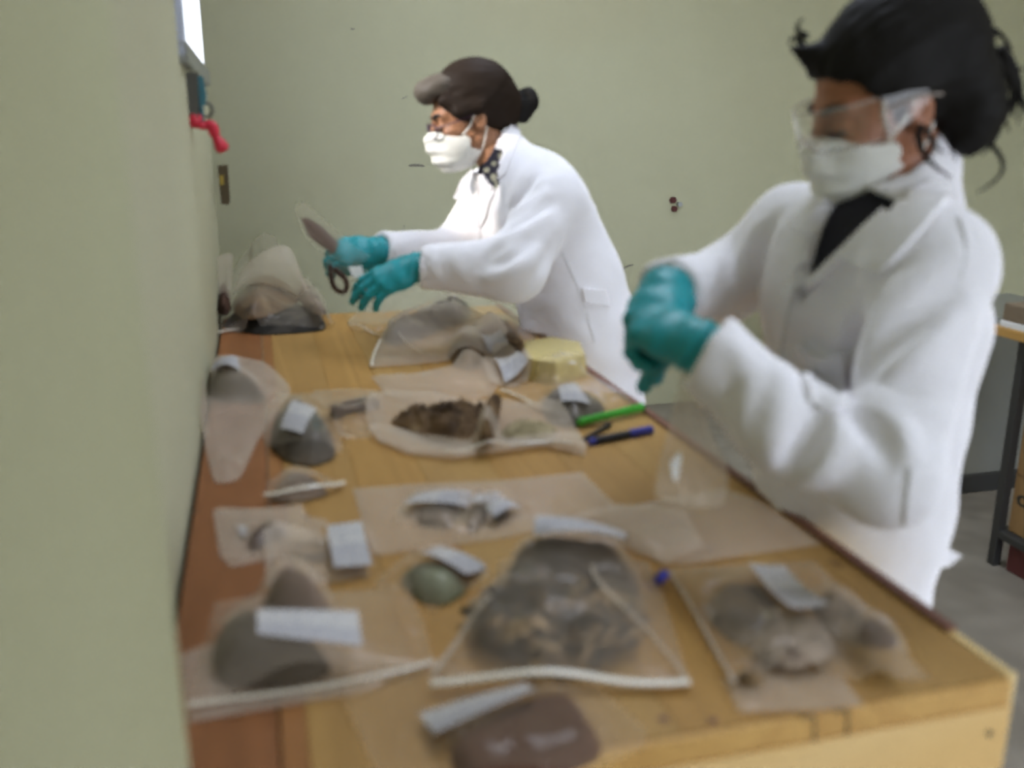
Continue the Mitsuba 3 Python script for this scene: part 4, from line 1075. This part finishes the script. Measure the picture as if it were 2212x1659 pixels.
    # ---- shirt under the open collar
    def shirt(p):
        d = torso(p, .006)
        d = smin(d, cap(p, nb - [0, 0, .04], nb + [0, 0, P.get('shirt_top', 0.0)], .065, .058), .03)
        return smax(d, wa[2] - p[:, 2], .01)
    lo3, hi3 = bounds([nb, ch, wa, *S.values()], .14)
    add('shirt', mesh_of(shirt, lo3, hi3, .012, 2), P['shirt'], k, smooth=True, label=P['shirt_label'])
    # ---- trousers and shoes
    def trousers(p):
        d = cap(p, pe - lat * .068 * hip, pe + lat * .068 * hip, .104 * hip)
        for q in 'lr':
            hp = pe + (1 if q == 'l' else -1) * lat * .072 * hip
            d = smin(d, chain(p, [hp, knee[q], foot[q] + [0, 0, .02]], (.088 * hip, .066, .058), .03), .03)
        return smax(smax(smax(d, .075 - p[:, 2], .005), p[:, 2] - pe[2], .005), -table_keepout(p) + .002, .004)
    lo4, hi4 = bounds([pe, *knee.values(), *foot.values()], .15); hi4[2] = pe[2] + .02; lo4[2] = .06
    add('trousers', mesh_of(trousers, lo4, hi4, .014, 2), 'm_trousers', k, smooth=True)
    for q in 'lr':
        f0 = foot[q]
        sh = mesh_of(lambda p: smax(smin(cap(p, f0 + [0, 0, -.045], f0 + fwd * .16 + [0, 0, -.052], .046, .038), cap(p, f0 + [0, 0, -.03], f0, .05), .02), .004 - p[:, 2], .003), *bounds([f0, f0 + fwd * .17, [f0[0], f0[1], 0]], .06), .009, 2)
        add('shoe', sh, 'm_shoe', k, smooth=True)
    # ---- gloves
    for q in 'lr':
        hq = hands[q]
        g0 = hand_sdf(hq['fr'], hq['curl'], hq.get('thumb', (0, 0)), grow=.0016, side=hq['side'])
        def gl(p, g0=g0, hq=hq, q=q):
            ax = unit(E[q] - W[q]); d = smin(g0(p), cap(p, W[q], W[q] + ax * .085, .0275, .034), .012); x = -((p - W[q]) @ ax)
            d = d - .0022 * np.sin(x * 320) * np.clip((.03 - x) / .05, 0, 1)      # wrinkles at the wrist
            return d
        fg, th = hand_points(hq['curl'], hq.get('thumb', (0, 0)))
        pts2 = [hq['fr'].out(np.array(v) * [1, hq['side'], 1]) for c in fg for v in c] + [hq['fr'].out(np.array(v) * [1, hq['side'], 1]) for v in th] + [hq['fr'].o, hq['fr'].out([-.06, 0, 0])]
        add('glove', mesh_of(gl, *bounds(pts2, .035), .0028, 2), 'm_glove', k, smooth=True, label='turquoise nitrile glove')
    # ---- mask: a shell over nose and chin, pleated, with ear loops
    def msk(p):
        q = hd.loc(p) / s
        d = mask_raw(hd.loc(p), s) / s
        tz = q[:, 2] + .02 * (np.abs(q[:, 1]) / .06) ** 2 * P.get('mask_drop', 1.0)
        d = d - .0035 - P.get('pleat', .0022) * np.sin(q[:, 2] * 200 + 6 * q[:, 1] ** 2 * 100) * np.clip((.06 - np.abs(q[:, 1])) / .03, 0, 1)
        sh = np.abs(d) - .0019
        sh = smax(sh, tz + .010, .002)                       # upper edge
        sh = smax(sh, -(tz + P.get('mask_low', .112)), .002) # lower edge
        sh = smax(sh, P.get('mask_back', .018) - P.get('mask_sag', .0) * np.clip(-.066 - q[:, 2], 0, .03) + .004 * np.sin(q[:, 2] * 150) - q[:, 0], .002)
        return sh * s
    add('mask', mesh_of(msk, *bounds([hd.out(np.array(v) * s) for v in [(.13, .08, .02), (.13, -.08, .02), (.0, .08, -.14), (.0, -.08, -.14)]], .03), .0024, 0), 'm_mask', k, smooth=True, label='white pleated face mask')
    mb = P.get('mask_back', .018)
    def surf(q, lift=.002):
        """the point of the head's skin nearest to q, both in head units"""
        w = np.array([hd.out(np.array(v) * s) for v in q])
        fh = lambda p: np.minimum(head_raw(hd.loc(p), s), mask_raw(hd.loc(p), s) - .002)
        for _ in range(12): w = w - normals_of(fh, w) * fh(w)[:, None] * .9
        return w + normals_of(fh, w) * lift
    for sd in (1, -1):
        for a in ([(mb + .014, sd * .068, -.034), (.010, sd * .075, -.012), (-.006, sd * .080, .016)], [(mb - .030, sd * .056, -.088), (-.016, sd * .066, -.060), (-.024, sd * .076, -.026)]):
            add('ear_loop', tube(spline(surf(a, .003), 10), .0025, 6), 'm_mask', k)
    # ---- eyebrows and lashes
    for sd in (1, -1):
        add('eyebrow', tube(spline(surf([(.092, sd * .014, .017), (.088, sd * .030, .024), (.072, sd * .050, .020)], .0005), 10), [.003, .005, .0055, .0055, .0055, .005, .0045, .004, .003, .001], 6), 'm_brow', k)
        add('eyelash', tube(spline(surf([(.092, sd * .020, -.009), (.089, sd * .032, -.0125), (.080, sd * .044, -.008)], .0005), 10), [.001] + [.0042] * 8 + [.001], 6), 'm_brow', k)
    return k, dict(coat=coat2, hd=hd, s=s, body=body, surf=surf)

def hair_mesh(P, shape, lo, hi, h, amp, seed):
    hd = P['head']
    M = np.array([[1, 0, 0], [0, 1, 0], [0, 0, 1.0]])
    def f(p):
        q = hd.loc(p); d = shape(q); m = np.abs(d) < .02
        if m.any():
            a = np.arctan2(q[m][:, 1], q[m][:, 2]); r = q[m]
            st = meshkit.fbm(np.c_[r[:, 0] * 18, r[:, 1] * 95, r[:, 2] * 60] + seed, 3, seed) - .5
            d[m] = d[m] - amp * st
        return d
    return mesh_of(f, lo, hi, h, 1)

# ------------------------------------------------------------------ the woman near the camera
RH = RT; HH = np.array([math.sin(YAW), math.cos(YAW), 0.0]); ZZ = np.array([0, 0, 1.0])
def V3(*a): return np.array(a, float)
hdN = Frame((0.812, 1.130, 1.411), (-0.9448, 0.1078, -0.3094), (-0.3136, -0.023, 0.9493))
fN = unit(V3(-.966, -.259, 0)); lN = np.cross(ZZ, fN)
wl, wr = at_d(1508, 748, 1.10), at_d(1436, 632, 1.27)
EL = at_d(1918, 1022, 1.045)
PN = dict(
    label='person in white lab coat and goggles with tied black hair, nearest to the camera',
    head=hdN, hs=.955, lateral=lN, forward=fN, seed=3,
    neck_base=V3(.842, 1.115, 1.290), chest=V3(.805, 1.10, 1.125), waist=V3(.798, 1.09, .99), pelvis=V3(.790, 1.085, .87), slim=.86, hip=.68,
    shoulder={'l': V3(.797, .975, 1.220), 'r': V3(.770, 1.245, 1.230)},
    elbow={'l': EL, 'r': at_d(1565, 612, 1.50)},
    wrist={'l': wl, 'r': wr},
    hand={'l': dict(fr=Frame(wl, at_d(1428, 714, 1.145) - wl, V3(-.15, -.35, .9)), curl=[1.15, 1.1, 1.1, 1.15], thumb=(-.036, .03), side=-1),
          'r': dict(fr=Frame(wr, at_d(1406, 704, 1.205) - wr, V3(-.55, -.75, .35)), curl=[1.2, 1.2, 1.25, 1.25], thumb=(-.03, .02), side=1)},
    skin='m_skin_near', shirt='m_navy', shirt_label='dark navy shirt', shirt_top=-.02,
    v_top=at_d(1850, 452, 1.22), v_low=at_d(1716, 640, 1.25), v_half=.055,
    fore_mid={'l': at_d(1690, 918, 1.07)}, mid_r=.050, arm_k=.018,
    sleeve=(.068, .054, .045), hem=.50, coat_h=.0062, wrinkle=.010, wfreq=9, mask_low=.118, mask_back=.022, mask_sag=1.7, pstep=11,
    folds=[
        ([(1735, 722), (1768, 750), (1805, 760), (1852, 744)], .010, -.006),
        ([(1548, 748), (1592, 762), (1606, 800)], .011, .008), ([(1590, 825), (1582, 860), (1592, 905)], .012, -.003), ([(1640, 815), (1610, 880), (1606, 930)], .014, .008),
        ([(1690, 850), (1660, 930), (1668, 990)], .016, .006), ([(1775, 880), (1762, 930), (1700, 1000)], .016, -.012), ([(1800, 880), (1800, 950), (1740, 1040)], .018, .010),
        ([(1830, 900), (1885, 930), (1912, 985)], .013, -.010), ([(1850, 880), (1930, 910), (1960, 970)], .016, .009), ([(1860, 850), (1950, 865), (2040, 900)], .014, .006),
        ([(1870, 820), (1950, 835), (2050, 850)], .013, -.008), ([(2050, 640), (1980, 700), (1880, 790)], .016, -.010), ([(2060, 560), (1960, 620), (1880, 720)], .014, .009),
        ([(2040, 700), (1985, 760), (1890, 830)], .015, .009), ([(1880, 580), (1830, 700), (1800, 760)], .014, .007), ([(1905, 600), (1870, 700), (1830, 770)], .012, -.008),
        ([(1930, 610), (1900, 690), (1860, 780)], .012, .007), ([(1680, 470), (1650, 540), (1640, 600)], .012, -.007), ([(1640, 490), (1610, 560), (1606, 640)], .014, .007),
        ([(1560, 540), (1530, 600), (1520, 660)], .013, .006), ([(1470, 560), (1450, 590), (1470, 640)], .010, .006), ([(1710, 640), (1690, 800), (1680, 1000)], .012, .006),
        ([(1420, 575), (1400, 585), (1385, 600)], .008, .005), ([(1700, 1100), (1710, 1160)], .018, .012), ([(1660, 1110), (1672, 1150)], .012, -.010)],
    patches=[
        ('lapel', [(2012, 392), (2052, 430), (2000, 492), (1912, 597), (1826, 557), (1785, 600), (1722, 640), (1790, 572), (1880, 490), (1960, 425)], .009),
        ('lapel', [(1800, 436), (1740, 462), (1716, 492), (1746, 508), (1734, 566), (1702, 636), (1716, 640), (1766, 540), (1808, 470)], .008),
        ('breast_pocket', [(1732, 738), (1760, 768), (1800, 778), (1848, 762), (1836, 850), (1825, 885), (1780, 890), (1742, 868)], .006, ([(1740, 748), (1762, 768), (1800, 778), (1840, 765)], .016))],
    seams=[('pocket_hem', [(1732, 740), (1762, 770), (1802, 779), (1848, 763)], .006), ('sleeve_seam', [(2070, 470), (2085, 560), (2060, 640), (2030, 760)], .002), ('front_edge', [(1712, 645), (1700, 690), (1686, 760), (1680, 800)], .0022),
           ('side_seam', [(1968, 1010), (1958, 1100), (1952, 1190)], .002)])
keyN, RN = build_person(PN)

def shapeN(q):
    d = ell(q, (-.020, 0, .043), (.107, .085, .092))
    d = smax(d, -ell(q, (.088, 0, -.022), (.078, .12, .082)), .012)
    d = smax(d, -ell(q, (.01, 0, -.085), (.085, .14, .070)), .01)
    d = smin(d, ell(q, (-.055, .0, .088), (.085, .066, .062)), .03)
    d = smin(d, chain(q, [(-.070, .01, .085), (-.088, .03, .050), (-.094, .045, -.020), (-.082, .055, -.066)], (.052, .044, .036, .026), .03), .03)
    d = smin(d, chain(q, [(-.085, .03, .02), (-.105, .055, -.045)], (.040, .022), .02), .03)
    d = smin(d, cap(q, (.080, -.01, .092), (.098, -.02, .106), .014, .005), .02)
    return d
def around(fr, lo, hi):
    c = np.array([fr.out((x, y, z)) for x in (lo[0], hi[0]) for y in (lo[1], hi[1]) for z in (lo[2], hi[2])]); return c.min(0), c.max(0)
add('hair', hair_mesh(PN, shapeN, *around(hdN, (-.20, -.11, -.11), (.14, .12, .19)), .0042, .010, 5), 'm_hair_black', keyN, smooth=True, label='black hair tied up high with loose strands')
WISP = [([(2120, 100), (2165, 128), (2215, 152)], 1.25), ([(2130, 180), (2166, 240), (2150, 300), (2120, 335)], 1.24), ([(2100, 240), (2140, 310), (2166, 365), (2150, 390), (2112, 415)], 1.235),
        ([(1990, 270), (1994, 330), (2020, 360), (2055, 384)], 1.17), ([(2050, 250), (2080, 300), (2120, 300)], 1.24), ([(2030, 260), (2052, 310), (2062, 350)], 1.22), ([(2135, 60), (2175, 90), (2186, 110)], 1.25),
        ([(2110, 220), (2142, 262), (2140, 300)], 1.24), ([(1735, 100), (1712, 82), (1704, 96)], 1.235), ([(1745, 80), (1722, 60), (1735, 40)], 1.235), ([(2000, 260), (2010, 300), (2040, 330)], 1.19)]
for px, d in WISP:
    q = spline(np.array([at_d(u, v, d) for u, v in px]), 16)
    add('hair_strand', tube(q, np.linspace(.0052, .0012, 16), 7), 'm_hair_black', keyN)
for kx in range(16):
    a = rng.uniform(-.02, .06); b0 = V3(-.125 + rng.uniform(-.03, .03), .03 + rng.uniform(-.03, .03), .03)
    pts = [b0, b0 + [-.022 * rng.uniform(.4, 1.2), .01, -.05], b0 + [-.012 + rng.uniform(-.02, .03), .015, -.095 + rng.uniform(-.02, .01)]]
    add('hair_strand', tube(spline(np.array([hdN.out(v) for v in pts]), 12), np.linspace(.0075, .001, 12), 6), 'm_hair_black', keyN)

def goggles():
    g = thing('goggles', 'clear plastic safety goggles worn by the near person', 'goggles')
    a, zz = np.meshgrid(np.linspace(-1.25, 1.25, 41), np.linspace(-.0265, .0255, 9), indexing='ij')
    low = zz < -.001
    zz = np.where(low, zz * (1 - .75 * np.exp(-(a / .19) ** 2)), zz)
    k0 = np.sqrt(np.maximum(0, 1 - (zz / .16) ** 2))
    V = np.array([hdN.out(v) for v in np.stack([.006 + .112 * np.cos(a) * k0, .084 * np.sin(a) * k0, zz], -1).reshape(-1, 3)]); F = []
    for i in range(40):
        for j in range(8):
            q = i * 9 + j; F += [[q, q + 9, q + 10], [q, q + 10, q + 1]]
    add('lens', tm(V, F), 'm_goggle', g, smooth=True)
    for sd in (1, -1):
        V = np.array([hdN.out(v) for v in ((.042, sd * .0815, .0255), (.042, sd * .0815, -.024), (.010, sd * .085, -.014), (.010, sd * .085, .024), (-.018, sd * .086, .004), (-.018, sd * .086, .018))])
        add('side_shield', tm(V, [[0, 1, 2], [0, 2, 3], [3, 2, 4], [3, 4, 5]]), 'm_shield', g, smooth=False)
        add('hinge', tube(np.array([hdN.out(v) for v in ((.040, sd * .0835, .022), (.043, sd * .0825, .004), (.040, sd * .082, -.018))]), .0036, 8), 'm_goggle_edge', g)
        add('temple', tube(np.array([hdN.out(v) for v in ((.038, sd * .0845, .010), (-.01, sd * .0865, .013), (-.035, sd * .086, .006))]), .0022, 8), 'm_temple', g)
    rim = [(.112 * math.cos(t) * .985 + .006, .084 * math.sin(t), -.0265 + .024 * math.exp(-(t / .17) ** 2)) for t in np.linspace(-1.2, 1.2, 31)]
    add('lower_rim', tube(np.array([hdN.out(v) for v in rim]), .0013, 7), 'm_goggle_edge', g)
    rim = [(.112 * math.cos(t) * .985 + .006, .084 * math.sin(t), .0255) for t in np.linspace(-1.2, 1.2, 31)]
    add('upper_rim', tube(np.array([hdN.out(v) for v in rim]), .0011, 7), 'm_goggle_edge', g)
goggles()
# turned up coat tail tab at the hip
c0 = [at_d(1958, 1172, 1.27), at_d(2012, 1168, 1.285), at_d(2070, 1198, 1.30), at_d(2042, 1222, 1.30), at_d(2012, 1226, 1.285), at_d(1956, 1222, 1.27)]
tabn = unit(V3(.3, -.95, .1)); add('belt_tab', trimesh.convex.convex_hull(np.vstack([c0, np.array(c0) + tabn * .006])), 'm_coat', keyN, smooth=False)

# ------------------------------------------------------------------ the woman at the far end
hdF = Frame((0.5209, 2.3576, 1.4085), (-0.9698, 0.0611, -0.2363), (-0.2366, 0.0019, 0.9716))
fF = unit(V3(-.94, -.34, 0)); lF = np.cross(ZZ, fF)
wl, wr = at_d(897, 578, 2.16), at_d(812, 543, 2.30)
PF = dict(
    label='person in white lab coat with dark hair bun, far end of the table',
    head=hdF, hs=.97, lateral=lF, forward=fF, seed=8,
    neck_base=V3(.606, 2.335, 1.295), chest=V3(.672, 2.31, 1.135), waist=V3(.750, 2.30, .99), pelvis=V3(.806, 2.29, .87), slim=.92,
    shoulder={'l': V3(.690, 2.175, 1.205), 'r': V3(.600, 2.465, 1.210)},
    elbow={'l': at_d(1106, 582, 2.14), 'r': at_d(985, 560, 2.48)},
    wrist={'l': wl, 'r': wr},
    hand={'l': dict(fr=Frame(wl, at_d(832, 606, 2.15) - wl, V3(-.3, -.7, .65)), curl=[.35, .32, .36, .42], thumb=(-.01, .012), side=-1),
          'r': dict(fr=Frame(wr, at_d(752, 545, 2.27) - wr, V3(.1, -.75, .5)), curl=[.75, .85, .9, .95], thumb=(-.012, .0), side=1)},
    skin='m_skin_far', shirt='m_pattern', shirt_label='black patterned shirt', shirt_top=.02,
    v_top=at_d(1048, 356, 2.28), v_low=at_d(1040, 490, 2.24), v_half=.032,
    sleeve=(.066, .070, .050), hem=.50, coat_h=.0070, wrinkle=.010, wfreq=10, mask_low=.120, mask_back=.022, mask_sag=1.7, pstep=7,
    extra=[(V3(.606, 2.335, 1.295), V3(.680, 2.19, 1.215), .066, .062, .04), (V3(.68, 2.27, 1.22), V3(.78, 2.27, 1.02), .10, .11, .06)],
    folds=[
        ([(1155, 350), (1120, 400), (1105, 450)], .014, .008), ([(1180, 420), (1130, 450), (1090, 480)], .014, .009), ([(1165, 380), (1130, 420), (1100, 470)], .010, -.008),
        ([(1190, 440), (1140, 475), (1095, 500)], .010, -.008), ([(1180, 470), (1130, 500), (1080, 520)], .014, .009), ([(1120, 560), (1095, 590), (1050, 600)], .014, .009),
        ([(1160, 540), (1130, 580), (1100, 595)], .012, .008), ([(1140, 520), (1105, 560), (1060, 570)], .011, -.009), ([(1080, 540), (1050, 560), (1040, 600)], .012, -.007),
        ([(1000, 545), (990, 575), (1000, 600)], .012, .006), ([(940, 545), (935, 570), (945, 600)], .010, .005), ([(1200, 520), (1170, 580), (1150, 620)], .016, -.008),
        ([(860, 520), (850, 540), (850, 560)], .008, .005)],
    patches=[
        ('lapel', [(1108, 268), (1086, 296), (1068, 345), (1056, 420), (1040, 492), (1052, 470), (1072, 392), (1094, 376), (1112, 330), (1122, 290)], .005),
        ('lapel', [(1022, 368), (1000, 392), (984, 430), (1004, 432), (1014, 470), (1036, 490), (1038, 430), (1030, 385)], .005),
        ('pocket_tab', [(1258, 622), (1306, 628), (1316, 662), (1262, 652)], .006)],
    seams=[('side_seam', [(1205, 530), (1240, 600), (1268, 680), (1285, 740)], .003), ('front_edge', [(1038, 494), (1036, 530), (1036, 545)], .003)])
keyF, RF = build_person(PF)
def shapeF(q):
    d = ell(q, (-.022, 0, .046), (.106, .084, .092))
    d = smax(d, -ell(q, (.092, 0, -.020), (.076, .12, .078)), .012)
    d = smax(d, -ell(q, (.018, 0, -.085), (.085, .14, .074)), .01)
    d = smin(d, chain(q, [(-.085, 0, .01), (-.070, 0, -.045)], (.050, .036), .03), .03)
    d = smin(d, cap(q, (-.075, 0, .0), (-.11, 0, -.002), .045, .030), .03)
    a = q.copy(); a[:, 1] = np.abs(a[:, 1])
    d = smin(d, chain(a, [(.055, .058, .052), (.030, .074, .022), (-.022, .078, .020)], (.018, .014, .016), .02), .015)
    return d
add('hair', hair_mesh(PF, shapeF, *around(hdF, (-.16, -.11, -.11), (.13, .11, .17)), .0045, .007, 11), 'm_hair_brown', keyF, smooth=True, label='dark brown hair combed back')
def bunF(q):
    d = ell(q, (-.134, 0, -.006), (.036, .036, .038)); d = smin(d, ell(q, (-.158, .004, .006), (.024, .030, .030)), .008)
    return smin(d, cap(q, (-.10, 0, .0), (-.13, 0, .0), .028), .01)
add('hair_bun', hair_mesh(PF, bunF, *around(hdF, (-.20, -.06, -.07), (-.06, .06, .07)), .0035, .010, 13), 'm_hair_black', keyF, smooth=True, label='hair bun with a dark band')
def quiffF(q):
    d = ell(q, (.052, .0, .086), (.058, .062, .032)); d = smin(d, ell(q, (.090, 0, .078), (.024, .044, .026)), .02)
    return d
add('hair_quiff', hair_mesh(PF, quiffF, *around(hdF, (.02, -.08, .03), (.14, .08, .13)), .0035, .009, 17), 'm_hair_grey', keyF, smooth=True, label='greying quiff over the forehead')
gf = thing('glasses', 'dark purple framed glasses worn by the far person', 'glasses')
for sd in (1, -1):
    a = np.linspace(0, 2 * np.pi, 25)
    ringp = [hdF.out((.104 - .010 * (abs(math.cos(t) * .024 + .032) / .05) ** 2, sd * (.032 + .024 * math.cos(t)), -.010 + .017 * math.sin(t))) for t in a]
    add('rim', tube(np.array(ringp), .0022, 7), 'm_glasses', gf)
    add('temple', tube(np.array([hdF.out(v) for v in ((.094, sd * .057, -.004), (.05, sd * .077, 0), (0, sd * .083, .006))]), .0018, 6), 'm_glasses', gf)
add('bridge', tube(np.array([hdF.out(v) for v in ((.104, .010, -.006), (.108, 0, -.003), (.104, -.010, -.006))]), .002, 6), 'm_glasses', gf)

# ------------------------------------------------------------------ held bags
hb = thing('held_bag', 'thin clear bag of brown fragments held up by the far person', 'plastic bag')
def sheet_px(quad_rows, dpt, name, m, parent, bow=.01, seed=0):
    """A hanging film between rows of pixels (each row left to right) at the given depths."""
    rows = [spline(np.array([at_d(u, v, d) for (u, v), d in zip(r, dd)]), 12) for r, dd in zip(quad_rows, dpt)]
    rows = np.array(rows); R = len(rows); t = np.linspace(0, R - 1, 14)
    from scipy.interpolate import interp1d
    g = interp1d(np.arange(R), rows, axis=0, kind='quadratic' if R > 2 else 'linear')(t)
    nz = meshkit.fbm(np.stack(np.broadcast_arrays(np.arange(12)[None] * .6, t[:, None] * 2.0, np.full((14, 12), seed * 1.7)), -1), 3, seed) - .5
    g = g + nz[..., None] * bow * -FW
    V = g.reshape(-1, 3); F = []
    for i in range(13):
        for j in range(11):
            q = i * 12 + j; F += [[q, q + 1, q + 13], [q, q + 13, q + 12]]
    return add(name, tm(V, F), m, parent, smooth=True)
sheet_px([[(640, 434), (645, 446), (652, 434)], [(643, 470), (668, 478), (700, 474)], [(668, 520), (712, 540), (752, 520)], [(738, 566), (775, 572), (800, 552)]], [[2.24] * 3, [2.24] * 3, [2.24] * 3, [2.235] * 3], 'film', 'm_film_clear', hb, .012, 3)
fr = [(650, 472), (664, 470), (700, 492), (722, 520), (752, 548), (770, 570), (738, 556), (700, 536), (668, 512)]
q = np.array([at_d(u, v, 2.252) for u, v in fr])
single('brown_sliver', trimesh.convex.convex_hull(np.vstack([q, q + FW * .006])), 'm_sliver', 'long flat brown sliver inside the bag held by the far person', 'specimen', smooth=False)
hb2 = thing('held_bag', 'small clear bag with reddish loop and white tag, hanging below the far person hand', 'plastic bag')
sheet_px([[(705, 556), (750, 575), (795, 580)], [(706, 590), (745, 600), (790, 600)], [(728, 634), (740, 638), (760, 626)]], [[2.235] * 3] * 3, 'film', 'm_film_clear', hb2, .008, 5)
tg = np.array([at_d(u, v, 2.228) for u, v in [(752, 576), (782, 574), (786, 596), (764, 602)]])
add('tag', trimesh.convex.convex_hull(np.vstack([tg, tg + FW * .001])), 'm_white', hb2, smooth=False, label='white paper tag')
lp = spline(np.array([at_d(u, v, 2.24) for u, v in [(712, 572), (716, 600), (730, 628), (744, 630), (748, 608), (735, 592), (722, 580)]]), 30)
single('reddish_loop', tube(lp, .0065, 8), 'm_dark_brown', 'reddish brown bent loop inside the small hanging bag', 'specimen')
hb3 = thing('held_bag', 'empty clear bag hanging below the sleeve of the near person', 'plastic bag')
sheet_px([[(1476, 770), (1490, 775), (1512, 790)], [(1450, 900), (1490, 890), (1530, 920)], [(1420, 1020), (1480, 1020), (1570, 1010)], [(1418, 1076), (1480, 1092), (1556, 1096)]], [[1.125] * 3, [1.13] * 3, [1.14] * 3, [1.14] * 3], 'film', 'm_film', hb3, .02, 7)
tg = np.array([at_d(u, v, 1.13) for u, v in [(1447, 1000), (1468, 975), (1474, 990), (1462, 1042), (1452, 1030)]])
add('tag', trimesh.convex.convex_hull(np.vstack([tg, tg + FW * .001])), 'm_white', hb3, smooth=False, label='small white tag')
